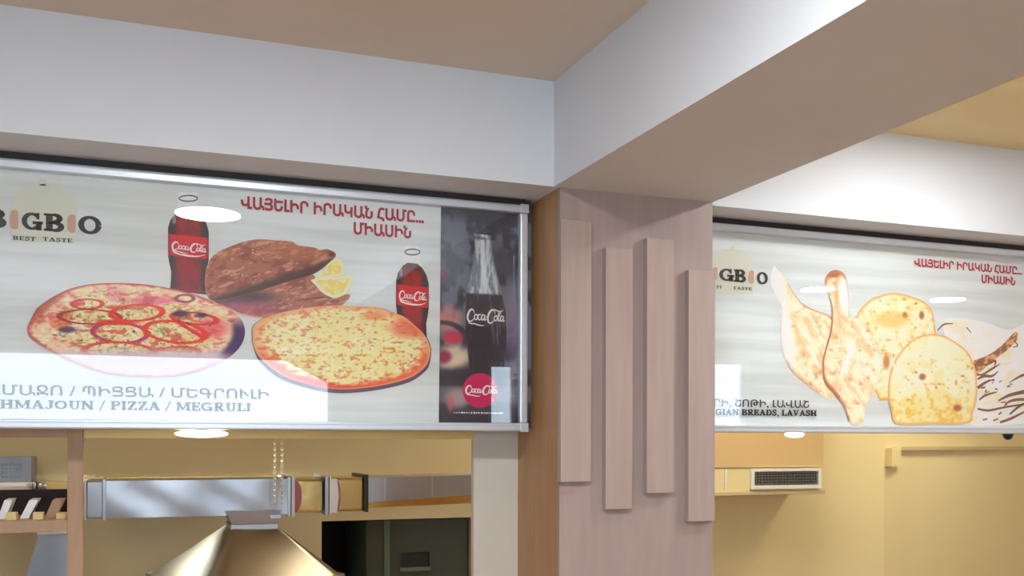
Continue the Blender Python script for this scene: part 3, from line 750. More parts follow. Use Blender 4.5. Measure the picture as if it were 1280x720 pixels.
# ---- left sign: dark photograph panel with a glass bottle
def dark_fn(x, y, t):
    n = fbm(x/16, y/22); n2 = fbm(x/7+40, y/9+40)
    c = np.tile(np.array([92, 97, 112], float), (len(x), 1))
    c = mixc(c, (44, 45, 60), sst(.45, .62, n)); c = mixc(c, (120, 128, 142), spot(x, y, 563, 330, 22, 34)*.6)
    c = mixc(c, (36, 34, 46), spot(x, y, 600, 258, 60, 16)*.7); c = mixc(c, (26, 26, 38), spot(x, y, 628, 330, 26, 22)*.5)
    c = mixc(c, (118, 108, 128), spot(x, y, 640, 400, 16, 40)*.7)
    c = mixc(c, (140, 60, 110), spot(x, y, 553, 345, 5, 9)*.5); c = mixc(c, (196, 118, 112), spot(x, y, 560, 398, 16, 16)*.7)
    c = mixc(c, (40, 30, 38), ring(x, y, 552, 425, 30, 22, 4)*.8); c = mixc(c, (196, 34, 70), spot(x, y, 566, 422, 12, 8)*.9)
    c = mixc(c, (214, 196, 160), spot(x, y, 566, 446, 22, 14)*.85); c = mixc(c, (120, 20, 60), spot(x, y, 555, 446, 9, 8)*.9)
    c = mixc(c, (44, 40, 50), sst(458, 466, y)*.9); c = mixc(c, (110, 108, 118), (sst(480, 486, y)-sst(500, 508, y))*.7)
    c = mixc(c, (176, 150, 150), spot(x, y, 572, 498, 14, 12)*.7); c = mixc(c, (180, 84, 92), spot(x, y, 563, 504, 4, 10)*.8)
    c = mixc(c, (128, 128, 138), spot(x, y, 642, 478, 10, 26)*(.4+.6*sst(.4, .6, n2))); return mixc(c, (30, 28, 38), sst(516, 524, y)*.6)
panel('printed_photograph', s1, lay(2), [(551.5, 240), (664, 250), (664, 535), (548.5, 533)], dark_fn, 110, 220)
# glass bottle on it
gp = [(293, 592.5, 613.5), (296, 592.5, 613.5), (298, 594, 612.5), (301, 593, 614), (306, 593, 615), (312, 593.5, 615), (330, 591, 618.5), (348, 587, 623), (366, 583, 627.5), (388, 582, 632), (418, 582, 633), (440, 584.5, 632.5), (466, 587.5, 630), (480, 588, 629)]
ys = np.linspace(293, 480, 150); xl = np.interp(ys, [g[0] for g in gp], [g[1] for g in gp]); xr = np.interp(ys, [g[0] for g in gp], [g[2] for g in gp])
a = np.linspace(0, 1, 40)
X = xl[:, None]*(1-a)+xr[:, None]*a; Yy = ys[:, None]+(a[None]-.5)*2.5
def glass_fn(x, y, u, yy):
    n = fbm(x/3, y/16); c = np.tile(np.array([176, 184, 190], float), (len(x), 1))
    c = mixc(c, (112, 120, 132), sst(.45, .6, n)); c = mixc(c, (206, 210, 214), spot(u, yy, .5, 340, .12, 60)*.7)
    c = mixc(c, (110, 116, 128), sst(.82, .97, np.abs(u-.5)*2)); c = mixc(c, (70, 74, 88), spot(x, yy, 600, 298, 9, 1.6)*.8)
    d = mixc(np.tile(np.array([42, 38, 54], float), (len(x), 1)), (84, 84, 102), sst(.6, .72, fbm(x/2.4+9, y/30)))
    d = mixc(d, (26, 22, 34), spot(u, yy, .3, 440, .4, 40)*.7)
    return c*(1-sst(366, 369, yy))[:, None]+d*sst(366, 369, yy)[:, None]
U = np.repeat(a[None], 150, 0).ravel(); YY = np.repeat(ys, 40)
grid_mesh('printed_glass_bottle', plane_pts(X.ravel(), Yy.ravel(), lay(3)), 150, 40, False, glass_fn(X.ravel(), Yy.ravel(), U, YY), s1)
script_word('printed_script', s1, lay(4), 584, 402, 631, 405, 16, M['ink_white'], .95)
disc('printed_round_badge', s1, lay(4), 600, 488, 21.5, 21.5, M['ink_magenta'])
script_word('printed_script', s1, lay(5), 582, 492, 622, 494, 10.5, M['ink_white'], 1.15)
ribbon_px('printed_small_print', s1, lay(5), [([(567+3.1*k, 515.6+.04*k), (567+3.1*k+random.uniform(1.2, 2.6), 515.8+.04*k)], random.uniform(1.0, 2.4)) for k in range(20)], M['ink_white'])

# ---- right sign: logo, lettering
cloche(s2, 916, 333, 27, 22, 368)
slab('printed_logo_letter', s2, lay(3), 'G', (899, 350.5), (918, 352), 15.5, M['ink'], fat=.07)
slab('printed_logo_letter', s2, lay(3), 'B', (917, 352), (933, 353), 15.5, M['ink'], fat=.07)
slab('printed_logo_letter', s2, lay(3), 'O', (946, 355), (960, 355.8), 15.5, M['ink'], fat=.07)
bean(s2, 893.5, 342, 3.2, 8); bean(s2, 939, 346.5, 3.4, 8.3)
slab('printed_logo_caption', s2, lay(3), 'ST', (895, 360.3), (903, 360.7), 3.6, M['ink'])
slab('printed_logo_caption', s2, lay(3), 'TASTE', (916, 361.5), (940, 363), 3.6, M['ink'])
glyph_text('printed_headline', s2, lay(3), 'ՎԱՅԵԼԻՐ ԻՐԱԿԱՆ ՀԱՄԸ...', (1143, 332), (1278, 343.5), 9.5, M['ink_red'], bold=.04)
glyph_text('printed_headline', s2, lay(3), 'ՄԻԱՍԻՆ', (1227, 353), (1269, 356.5), 9.5, M['ink_red'], bold=.04)
glyph_text('printed_menu_line', s2, lay(9), 'ՒՐԻ, ՇՈԹԻ, ԼԱՎԱՇ', (884, 508), (1011.5, 509.5), 9.3, M['ink'], bold=.018)
slab('printed_menu_line', s2, lay(9), 'RGIAN BREADS, LAVASH', (886, 519), (1021, 519.6), 7.6, M['ink'], fat=.07)

# ---- right sign: breads
def shoti_fn(seed, edge):
    def fn(x, y, t):
        u, v = x*.5+y*.86, x*.86-y*.5
        n = fbm(u/14+seed, v/7); n2 = fbm(u/20+seed*2, v/4+5); n3 = fbm(x/6+seed, y/6)
        c = np.tile(np.array([240, 216, 184], float), (len(x), 1))
        c = mixc(c, (220, 178, 132), sst(.42, .68, n)*.8); c = mixc(c, (242, 234, 218), sst(.54, .70, n2)*.6)
        c = mixc(c, (184, 124, 90), sst(.64, .76, n3)*.6); c = mixc(c, (200, 140, 80), spot(x, y, 1046, 375, 14, 70)*(.22 if edge == 'b' else 0))
        r = sst(.88, .97, t)
        if edge == 'a': c = mixc(c, (238, 234, 218), (1-sst(976, 986, x-(y-340)*.12))*.9); r = r*((x > 985) & (y < 400))*.9+r*((x < 1025) & (y > 450))*.5
        if edge == 'b':
            c = mixc(c, (120, 66, 40), spot(x, y, 1039, 341, 13, 6, .3)*.9); r = r*(x < 1062)
            c = mixc(c, (96, 52, 36), sst(.90, .97, t)*(x < 1050)*(y > 400)*.8); c = mixc(c, (180, 104, 50), spot(x, y, 1049, 362, 5, 40)*.3)
            c = mixc(c, (248, 244, 232), spot(x, y, 1055, 366, 7, 26)*.9)
            c = mixc(c, (248, 244, 232), spot((x+y*.35), y, 1060+448*.35, 450, 3, 26)*.8)
        return mixc(c, (176, 108, 66), r*.8)
    return fn
BA = [(967, 333), (972, 337), (983, 351), (992, 366), (1004, 380), (1020, 388), (1040, 397), (1050, 420), (1050, 470), (1040, 497), (1018, 488), (989, 462), (978, 436), (976, 410), (977.5, 385), (968, 366), (963, 350)]
blob('printed_long_bread', s2, lay(2), BA, shoti_fn(3, 'a'), n=220, rings=50)
def round_fn(seed):
    def fn(x, y, t):
        n = fbm(x/12+seed, y/12); n2 = fbm(x/5+seed*3, y/5+1)
        c = np.tile(np.array([222, 218, 186], float), (len(x), 1))
        c = mixc(c, (228, 206, 150), sst(.48, .7, n)*.8); c = mixc(c, (218, 168, 88), sst(.60, .74, n2)*.8)
        c = mixc(c, (150, 84, 50), sst(.76, .82, n2)*.9)
        if seed == 2: c = mixc(c, (232, 176, 72), spot(x, y, 1165, 515, 50, 22)*(.35+.65*sst(.45, .6, n2))); c = mixc(c, (222, 220, 188), spot(x, y, 1172, 437, 34, 14)*.8); c = mixc(c, (120, 66, 50), spot(x, y, 1153, 471, 4, 4)*.8); c = mixc(c, (120, 66, 40), spot(x, y, 1197, 510, 5, 4)*.8)
        else: c = mixc(c, (150, 96, 60), spot(x, y, 1131, 394, 3, 4)+spot(x, y, 1152, 394, 3, 5)); c = mixc(c, (180, 110, 60), spot(x, y, 1108, 452, 4, 9)*.9); c = mixc(c, (226, 168, 76), spot(x, y, 1115, 400, 20, 10)*.6)
        return mixc(c, (214, 150, 72), sst(.93, .985, t)*.8)
    return fn
blob('printed_round_bread', s2, lay(3), [(1070, 400), (1085, 377), (1100, 369.5), (1117, 366), (1141, 371), (1160, 381), (1168, 400), (1168, 440), (1150, 490), (1106, 500), (1097, 494), (1080, 450)], round_fn(1), n=200, rings=50)
blob('printed_long_bread', s2, lay(4), [(1044, 337.5), (1054, 341), (1058, 349), (1060.5, 369), (1062, 395), (1072, 396), (1085, 407), (1096, 424), (1101, 445), (1100, 465), (1094, 488), (1083, 506), (1078, 528), (1062, 528), (1056, 510), (1042, 492), (1030, 477), (1028, 452), (1033, 432), (1038.5, 410), (1040, 383), (1034, 362), (1031, 351), (1036, 341)], shoti_fn(8, 'b'), n=300, rings=60)
def cream_fn(x, y, t):
    n = fbm(x/14+9, y/9); c = np.tile(np.array([228, 232, 218], float), (len(x), 1)); return mixc(c, (214, 208, 184), sst(.5, .66, n))
blob('printed_lavash_sheet', s2, lay(2), [(1180, 405), (1200, 398), (1235, 404), (1262, 412), (1300, 400), (1350, 420), (1380, 470), (1370, 526), (1290, 529), (1200, 528), (1190, 470)], cream_fn, n=120, rings=24)
def brown(x, y, t):
    n = fbm(x/3, y/3); return mixc(np.tile(np.array([132, 80, 48.]), (len(x), 1)), (206, 156, 104), sst(.45, .6, n))
blob('printed_lavash_roll', s2, lay(3), [(1217, 452), (1222, 450), (1240, 441), (1254, 430), (1268, 415.5), (1272, 417), (1270, 427), (1256, 440), (1240, 452), (1226, 464), (1217, 470)], brown, n=80, rings=14)
M['ink_brown'] = mat('brown_ink', (0.22, 0.085, 0.04), 0.6)
random.seed(11)
st = [([(1218, 468), (1228, 468), (1240, 461), (1250, 455)], (3, 2, 3, 1)), ([(1172, 413), (1180, 405.5), (1191, 404.5)], (1.5, 2, 1.2)), ([(1208, 409), (1214, 416)], (1.5, 1)),
      ([(1222, 511), (1236, 513), (1256, 509), (1282, 505)], (2.5, 3, 2.5, 2)), ([(1248, 501), (1262, 494), (1284, 489)], (2, 4, 5)), ([(1222, 485), (1232, 478), (1243, 474)], (4, 3, 1)),
      ([(1250, 528), (1264, 523), (1282, 514)], (3, 3.5, 2)), ([(1222, 452), (1232, 456), (1244, 451), (1243, 458)], (3, 2, 3, 1)), ([(1268, 426), (1272, 432), (1266, 434)], (1.5, 1.5, 1)),
      ([(1224, 500), (1232, 494), (1246, 490)], (2, 3, 1.5)), ([(1222, 474), (1230, 470), (1240, 470), (1248, 464)], (2, 4, 3, 1)), ([(1256, 505), (1268, 500), (1290, 499)], (2, 3.5, 4)), ([(1262, 478), (1276, 470), (1290, 466)], (1, 3, 3)), ([(1262, 518), (1274, 508), (1290, 500)], (2, 3, 2)),
      ([(1298, 500), (1320, 490), (1350, 476)], (4, 5, 3)), ([(1290, 520), (1330, 512), (1366, 500)], (3, 4, 2))]
for k in range(16):
    x, y = random.uniform(1226, 1282), random.uniform(474, 526)
    st.append(([(x, y), (x+random.uniform(2, 6), y-random.uniform(-1, 3))], random.uniform(.8, 2.2)))
for q_ in st: ribbon_px('printed_lavash_streak', s2, lay(4), [q_], M['ink_brown'])
blob('printed_round_bread', s2, lay(6), [(1161, 417.5), (1178, 419), (1192, 426), (1206, 436), (1215, 449), (1221, 470), (1221, 498), (1216, 516), (1210, 529), (1165, 530), (1121, 529.5), (1114, 512), (1110, 494), (1112, 468), (1120, 448), (1134, 430), (1147, 421)], round_fn(2), n=240, rings=60)
M['ink_gleam'] = mat('gleam_ink', (0.84, 0.84, 0.78), 0.6)
for q_ in [([(1115, 444), (1118, 462)], (2, 5, 3)), ([(1142, 464), (1150, 485)], (1.5, 2.5, 1)), ([(1066, 450), (1052, 481)], (1, 3.5, 1))]: ribbon_px('printed_highlight', s2, lay(8), [q_], M['ink_gleam'])

# ------------------------------------------------------------------ lamps: round panels in the ceiling of the seating area
def mirror_spot(px, py):
    """where on the ceiling the lamp stands whose mirror image the sign shows at this pixel"""
    d = _f*F_PX + R2*(px-640) - U2*(py-CY)
    k = (Z_CEIL-EYE)/d.z
    return (d.x*k, 2*Y_SIGN-d.y*k)
def lamp(xy, r, label):
    e = empty('ceiling_light', (xy[0], xy[1], Z_CEIL), label, 'ceiling light', 'round ceiling lights')
    bm = bmesh.new()
    add_cyl(bm, (xy[0], xy[1], Z_CEIL-.012), (xy[0], xy[1], Z_CEIL+.0), r+.015, n=40)
    obj('rim', bm, M['white_plastic'], e)
    bm = bmesh.new(); add_cyl(bm, (xy[0], xy[1], Z_CEIL-.016), (xy[0], xy[1], Z_CEIL-.011), r, n=40)
    obj('diffuser', bm, M['lamp'], e)
lamp(mirror_spot(260, 265), .17, 'round white ceiling light nearest the left menu sign')
lamp(mirror_spot(1022, 360), .13, 'round white ceiling light right of the long beam')
d_ = _f*F_PX + R2*(1330-640) - U2*(80-CY); k_ = (Z_CEIL-EYE)/d_.z
lamp((d_.x*k_, d_.y*k_), .105, 'round white ceiling light beside the long beam at the right edge')
lamp(mirror_spot(1184, 373), .14, 'round white ceiling light far right over the seating')

# ------------------------------------------------------------------ kitchen lamps (hidden behind the signs)
for k, (x, y) in enumerate([(-.9, 4.6), (2.1, 5.0), (3.3, 4.5), (5.2, 4.8)]):
    e = empty('kitchen_light', (x, y, Z_CEIL), ['square kitchen light above the shelf', 'square kitchen light above the hood', 'square kitchen light above the white grille', 'square kitchen light at the far right'][k], 'ceiling light', 'square kitchen ceiling lights')
    box('housing', (x-.32, y-.32, Z_CEIL-.04), (x+.32, y+.32, Z_CEIL), M['white_plastic'], e)
    box('diffuser', (x-.29, y-.29, Z_CEIL-.046), (x+.29, y+.29, Z_CEIL-.039), M['kitchen_lamp' if k < 2 else 'kitchen_lamp_bright'], e)

# ------------------------------------------------------------------ serving opening: post, rail, frame
YO = 3.60
p0, p1 = at(592, 600, YO), at(651, 600, YO)
tag(box('post', (p0.x, YO, 0), (XC0, YO+.03, Z_BEAM), M['post'], None, bev=.002), 'pale grey post under the left sign beside the column', 'post')
pr0, pr1 = at(104, 548, YO), at(592, 547.5, YO)
tag(box('lintel_rail', (pr0.x, YO+.01, at(300, 548.5, YO).z), (p0.x, YO+.05, EYE+.08), M['rail_yellow'], None, bev=.002), 'yellow rail just beneath the left menu sign', 'rail')
# wooden frame at far left
wf = empty('wooden_rack', (at(60, 600, YO).x, YO+.05, 0), 'brown wooden rack frame with shelf, lower left corner', 'rack')
q0, q1 = at(84, 600, YO), at(103.5, 600, YO)
box('upright', (q0.x, YO, 0), (q1.x, YO+.06, EYE+.06), M['wood'], wf, bev=.002)
xl0 = -1.0
box('top_rail', (xl0, YO+.002, at(40, 547, YO).z), (q0.x, YO+.058, EYE+.06), M['wood'], wf)
zs1, zs0 = at(40, 651.5, YO).z, at(40, 665.5, YO).z
box('shelf', (xl0, YO+.002, zs0), (q0.x, YO+.32, zs1), M['wood'], wf)
box('upright', (xl0-.06, YO, 0), (xl0, YO+.06, EYE+.06), M['wood'], wf)
box('back_panel', (xl0, YO+.32, zs0), (q0.x, YO+.335, at(40, 612, YO+.32).z), M['void'], wf)
# leaning boards standing on the shelf
zt = at(40, 616, YO+.2).z
def lean(xpx, wpx, slant, m, label, nm):
    yb = YO+.14
    a = at(xpx, 650, yb); b = at(xpx+wpx, 650, yb); t0 = at(xpx+slant, 625, yb); z0 = zs1
    bm = bmesh.new(); dx = t0.x-a.x; add_prism(bm, [(a.x, z0), (b.x, z0), (b.x+dx, t0.z), (a.x+dx, t0.z)], yb-.01, yb+.12)
    return tag(obj(nm, bm, m), label, 'board', 'boards leaning on the rack shelf')
lean(-3, 10, 9, M['white_gloss'], 'white board leaning on the rack shelf, leftmost', 'leaning_board')
lean(25, 11, 12, M['white_gloss'], 'white board leaning in the middle of the rack shelf', 'leaning_board')
lean(56, 14, 10, M['wood'], 'brown board leaning on the rack shelf beside the upright', 'leaning_board')
for i, x in enumerate((9, 42, 71)):
    a, b = at(x, 648, YO+.1), at(x+13, 640, YO+.1)
    tag(box('wooden_block', (a.x, YO+.06, zs1), (b.x, YO+.12, b.z), M['rail_yellow'], None, bev=.002), ['small orange wood block at the left of the shelf', 'small yellow wood block in the middle of the shelf', 'small yellow wood block at the right of the shelf'][i], 'block', 'wood blocks on the rack shelf')

# perforated metal vent, upper left, on the back wall
YV = 5.2
v = empty('vent_box', (at(10, 600, YV).x, YV, at(10, 605, YV).z), 'silver vent box with square perforated face, far left', 'vent')
a, b = at(-28, 571, YV), at(39, 605, YV)
bm = bmesh.new(); t = .035
add_box(bm, (a.x, YV, b.z), (b.x, YV+.03, b.z+t*.7)); add_box(bm, (a.x, YV, a.z-t*.8), (b.x, YV+.03, a.z))
add_box(bm, (a.x, YV, b.z+t*.7), (a.x+t, YV+.03, a.z-t*.8)); add_box(bm, (b.x-t, YV, b.z+t*.7), (b.x, YV+.03, a.z-t*.8))
obj('frame', bm, M['dull_steel'], v)
box('housing', (a.x+.01, YV+.03, b.z+.005), (b.x-.01, YBACK, a.z-.005), M['dull_steel'], v)
bm = bmesh.new()
nx, nz = 10, 4; gx0, gx1, gz0, gz1 = a.x+t, b.x-t, b.z+t*.7, a.z-t*.8
for i in range(nx+1): x = gx0+(gx1-gx0)*i/nx; add_box(bm, (x-.004, YV+.008, gz0), (x+.004, YV+.014, gz1))
for i in range(nz+1): z = gz0+(gz1-gz0)*i/nz; add_box(bm, (gx0, YV+.006, z-.004), (gx1, YV+.012, z+.004))
obj('grid', bm, M['dull_steel'], v)
box('diffuser', (gx0, YV+.018, gz0), (gx1, YV+.022, gz1), M['white_gloss'], v)
# white pipe below it
bm = bmesh.new(); zz = at(20, 607.5, YV).z
add_cyl(bm, (a.x-.4, YV-.04, zz), (at(42, 607, YV).x, YV-.04, zz), .019)
tr = empty('white_pipe', (a.x, YV-.04, zz), 'white horizontal pipe under the silver vent box', 'pipe')
obj('tube', bm, M['white_gloss'], tr, True)
bm = bmesh.new(); add_cyl(bm, (at(42, 607, YV).x, YV-.04, zz), (at(46, 607, YV).x, YV-.04, zz), .026); add_cyl(bm, (at(46, 607, YV).x, YV-.04, zz), (at(59, 607, YV).x, YV-.04, zz), .016)
obj('coupling', bm, M['steel'], tr, True)
for xb in (a.x+.05, at(36, 607, YV).x):
    box('clip', (xb-.012, YV-.04, zz-.004), (xb+.012, YBACK, zz+.004), M['steel'], tr)
# tan ledge along the back wall behind the ducts
tag(box('wall_ledge', (-1.6, YBACK-.05, at(200, 607, YBACK).z-.02), (PX1, YBACK, at(200, 600, YBACK).z), M['rail_yellow'], None, bev=.003), 'thin yellow ledge along the kitchen back wall behind the duct', 'ledge')

# silver chute at lower left
YH = 4.2
bm = bmesh.new()
A, B, C_, D_ = at(49, 668, YH), at(96, 668, YH), at(96, 745, YH), at(24, 745, YH)
add_prism(bm, [(D_.x-.09, .9), (C_.x, .9), (C_.x, C_.z), (B.x, B.z), (A.x, A.z), (D_.x, D_.z)], YH, YH+.35)
ch = empty('exhaust_chute', (A.x+.1, YH+.15, .9), 'small silver exhaust chute seen under the rack shelf', 'exhaust duct')
obj('body', bm, M['dull_steel'], ch)
box('rim', (A.x-.008, YH-.008, A.z), (B.x, YH+.36, at(60, 662.5, YH).z), M['white_gloss'], ch)
box('leg', (B.x-.06, YH+.1, 0), (B.x-.02, YH+.14, .9), M['steel'], ch)
box('leg', (A.x, YH+.1, 0), (A.x+.04, YH+.14, .9), M['steel'], ch)

# ------------------------------------------------------------------ rectangular duct run with hood
YD = 4.75; DD = .30
du = empty('duct', (at(300, 620, YD).x, YD+DD/2, at(300, 646, YD).z), 'long silver rectangular ventilation duct above the hood', 'duct')
zt, zb = at(240, 600, YD).z, at(240, 645.5, YD).z
def xat(px): return at(px, 620, YD).x
def seg(name, x0, x1, m, z0=zb, z1=zt, y0=YD, y1=YD+DD, bev=.006): return box(name, (xat(x0), y0, z0), (xat(x1), y1, z1), m, du, bev)
# sheet with a few soft dents
bm = bmesh.new(); nxx, nzz = 40, 8
X0, X1 = xat(131), xat(362)
vs = [[bm.verts.new((X0+(X1-X0)*i/nxx, YD-.0034*math.sin(i*.41+j*.3)*math.sin(math.pi*j/nzz)-.0008*random.random()*(0 < j < nzz), zb+(zt-zb)*j/nzz)) for i in range(nxx+1)] for j in range(nzz+1)]
for j in range(nzz):
    for i in range(nxx): bm.faces.new((vs[j][i], vs[j][i+1], vs[j+1][i+1], vs[j+1][i]))
obj('front_sheet', bm, M['steel'], du, True)
seg('duct_section', 131, 362, M['steel'], y0=YD+.012)
seg('duct_section', 108, 129, M['steel'])
seg('flange', 128, 132.5, M['steel'], zb-.008, zt+.008, YD-.012, YD+DD+.01, .002)
seg('end_cap', 105, 108, M['white_gloss'], zb-.005, zt+.003, YD-.006, YD+DD, .002)
seg('flange', 359, 363, M['steel'], zb-.01, zt+.01, YD-.014, YD+DD+.01, .002)
seg('flange', 364, 368, M['white_gloss'], zb-.012, zt+.012, YD-.016, YD+DD+.01, .002)
def round_seg(name, x0, x1, m, r=1.0, bulge=0):
    bm = bmesh.new(); cz = (zt+zb)/2; R = (zt-zb)/2*r
    add_cyl(bm, (xat(x0), YD+DD/2, cz), (xat(x1), YD+DD/2, cz), R, n=40); return obj(name, bm, m, du, True)
bx_z = (zt-zb)/2
seg('gold_section', 368, 404, M['brass'], zb+.004, zt-.002, YD+.01, YD+DD-.01, .012)
# dark pink half ellipse at the collar: a curved reflection in the duct, made as a part
def painted_reflection(px, wpx, name='painted_reflection'):
    bm = bmesh.new(); cz = (zt+zb)/2; w_ = xat(px+wpx)-xat(px); h_ = (zt-zb)/2-.006
    pts = [(xat(px)+w_*math.cos(math.radians(a)), cz+h_*math.sin(math.radians(a))) for a in range(-90, 91, 10)]
    add_prism(bm, pts, YD+.003, YD+.02); return obj(name, bm, M['reflection_pink'], du)
painted_reflection(368.5, 9)
seg('flange', 406, 410, M['steel'], zb-.008, zt+.012, YD-.016, YD+DD+.01, .002)
seg('flange', 411, 413, M['white_gloss'], zb-.008, zt+.012, YD-.018, YD+DD+.01, .002)
seg('gold_section', 413, 456, M['brass'], zb+.006, zt+.002, YD+.012, YD+DD-.01, .012)
bm = bmesh.new(); cz = (zt+zb)/2
add_prism(bm, [(xat(413), cz-.08), (xat(421), cz-.08), (xat(423.5), cz), (xat(421), cz+.08), (xat(413), cz+.08)], YD-.004, YD+.02)
obj('white_patch', bm, M['white_gloss'], du)
painted_reflection(421, 5)
seg('flange', 456, 460, M['black'], zb+.002, zt+.016, YD-.012, YD+DD+.01, .002)
zr0 = at(520, 622, YD).z
bm = bmesh.new(); x0_, x1_ = xat(460), xat(660)
add_prism(bm, [(x0_, at(460, 628, YD).z), (x1_, at(660, 613.5, YD).z), (x1_, at(660, 591.9, YD).z), (x0_, at(460, 597, YD).z)], YD, YD+DD); obj('duct_section', bm, M['steel'], du)
bm = bmesh.new()
add_prism(bm, [(x0_, at(460, 635, YD).z), (x1_, at(660, 626, YD).z), (x1_, at(660, 613.8, YD).z), (x0_, at(460, 628.3, YD).z)], YD+.01, YD+DD); obj('gold_section', bm, M['brass'], du)
for px in (481, 540): seg('seam', px, px+1.2, M['steel'], at(px, 626-(px-481)*.07, YD).z, at(px, 596.3-(px-481)*.02, YD).z, YD-.003, YD+.01, .001)
# hood
hd = empty('range_hood', (.5, YD+.1, at(318, 735, YD).z), 'stainless pyramid cooking hood hanging under the silver duct', 'range hood')
ya, yb_ = YD-.02, YD+.20
nk0, nk1 = at(290, 659, ya), at(346, 659, ya)
FR = at(433, 719, 4.65); hz = FR.z
base = [Vector((.315, 4.40, hz)), Vector((FR.x, 4.65, hz)), Vector((.69, 5.27, hz)), Vector((.065, 5.02, hz))]
neck = [Vector((nk0.x, ya, nk0.z)), Vector((nk1.x, ya, nk0.z)), Vector((nk1.x, yb_, nk0.z)), Vector((nk0.x, yb_, nk0.z))]
def rounded(c, r, n=6):
    out = []
    for i in range(4):
        p, q, s_ = c[i-1], c[i], c[(i+1) % 4]; d0 = (p-q).normalized(); d1 = (s_-q).normalized()
        A_, B_ = q+d0*r, q+d1*r
        for k in range(n+1):
            t_ = k/n; out.append(A_*(1-t_)**2+q*2*t_*(1-t_)+B_*t_*t_)
    return out
bm = bmesh.new(); rings = []
for t_ in np.linspace(0, 1, 13):
    rings.append([bm.verts.new(p) for p in rounded([a_.lerp(b_, t_) for a_, b_ in zip(neck, base)], .012+.07*t_)])
for A_, B_ in zip(rings[:-1], rings[1:]):
    for k in range(len(A_)): bm.faces.new((A_[k], A_[(k+1) % len(A_)], B_[(k+1) % len(A_)], B_[k]))
obj('canopy', bm, M['hood_steel'], hd, True)
bm = bmesh.new(); up = [Vector((p.x, p.y, hz+.006)) for p in rounded(base, .05)]
ctr = sum(base, Vector())/4
lo_ = [[bm.verts.new(ctr+(p-ctr)*k_+Vector((0, 0, dz_))) for p in up] for k_, dz_ in ((1.0, 0), (1.02, 0), (1.02, -.07), (1.0, -.07))]
for j in range(4):
    A_, B_ = lo_[j], lo_[(j+1) % 4]
    for k in range(len(A_)): bm.faces.new((A_[k], A_[(k+1) % len(A_)], B_[(k+1) % len(A_)], B_[k]))
obj('lip', bm, M['steel'], hd)
bm = bmesh.new(); zc0, zc1 = at(318, 662, ya).z, at(318, 655, ya).z
add_box(bm, (nk0.x-.006, ya-.01, zc0), (nk1.x+.006, yb_+.01, zc1), .003)
obj('collar', bm, M['steel'], hd)
bm = bmesh.new()
t0, t1 = at(281, 638.5, ya).x, at(352, 638.5, ya).x; ztp = at(318, 638, ya).z
a4 = [bm.verts.new(p) for p in ((nk0.x, ya, zc1), (nk1.x, ya, zc1), (nk1.x, yb_, zc1), (nk0.x, yb_, zc1))]
m4 = [bm.verts.new(p) for p in ((nk0.x-.012, ya-.006, (zc1+ztp)/2), (nk1.x+.006, ya-.006, (zc1+ztp)/2), (nk1.x+.006, yb_+.01, (zc1+ztp)/2), (nk0.x-.012, yb_+.01, (zc1+ztp)/2))]
b4 = [bm.verts.new(p) for p in ((t0, ya-.01, ztp), (t1, ya-.01, ztp), (t1, yb_+.01, ztp), (t0, yb_+.01, ztp))]
for P_, Q_ in ((a4, m4), (m4, b4)):
    for k in range(4): bm.faces.new((P_[k], P_[(k+1) % 4], Q_[(k+1) % 4], Q_[k]))
bm.faces.new(b4)
obj('transition', bm, M['steel'], hd)
box('damper_handle', (at(337, 646, ya-.02).x, ya-.035, at(337, 648, ya).z), (at(351, 646, ya-.02).x, ya-.012, at(337, 642.5, ya).z), M['steel'], hd, .002)

# fluorescent tube on the back wall, just showing over the duct
YT = 5.30; ta, tb = at(122, 601, YT), at(338, 601, YT)
M['tube'] = mat('tube_glow', (.9, .9, .9), .4, emit=((.92, 1.0, .97), 20.0))
tl = empty('tube_light', ((ta.x+tb.x)/2, YT, ta.z), 'white fluorescent tube glowing along the top of the silver duct', 'lamp')
bm = bmesh.new(); add_cyl(bm, (ta.x, YT, ta.z-.008), (tb.x, YT, ta.z-.008), .018); obj('tube', bm, M['tube'], tl, True)
for x_ in (ta.x-.02, tb.x+.0): box('end_cap', (x_, YT-.02, ta.z-.04), (x_+.02, YT+.02, ta.z+.001), M['white_plastic'], tl)
box('light_shield', (ta.x-.02, YT-.03, ta.z+.013), (tb.x+.02, YBACK-.051, ta.z+.018), M['rail_yellow'], tl)  # plate added above the tube to keep light off the upper wall
box('batten', (ta.x-.02, YT+.02, ta.z-.05), (tb.x+.02, YBACK-.051, ta.z-.01), M['white_plastic'], tl)

# two hanging chains
def chain(px, label):
    yc = YD-.10; x = at(px, 600, yc).x; zt_, zb2 = EYE+.25, at(px, 632, yc).z
    bm = bmesh.new(); n = int((zt_-zb2)/.013); z = zt_
    for i in range(n):
        zc_ = zt_-(i+.5)*.013
        ang = (i % 2)*math.pi/2; pts = []
        for k in range(10):
            a_ = 2*math.pi*k/10; u_ = .005*math.cos(a_); w_ = .0094*math.sin(a_)
            pts.append(Vector((x+u_*math.cos(ang), yc+u_*math.sin(ang), zc_+w_)))
        for k in range(10): add_cyl(bm, pts[k], pts[(k+1) % 10],  .0019, n=5, caps=False)
    e = empty('hanging_chain', (x, yc, zb2), label, 'chain', 'chains hanging in front of the duct')
    obj('links', bm, M['chain'], e)
    bm = bmesh.new(); add_cyl(bm, (x, yc, zt_-.01), (x, yc, Z_CEIL), .0025, n=8); obj('rod', bm, M['chain'], e)
chain(343.5, 'thin chain in front of the duct, the left of the pair'); chain(352.5, 'thin chain in front of the duct, the right of the pair')

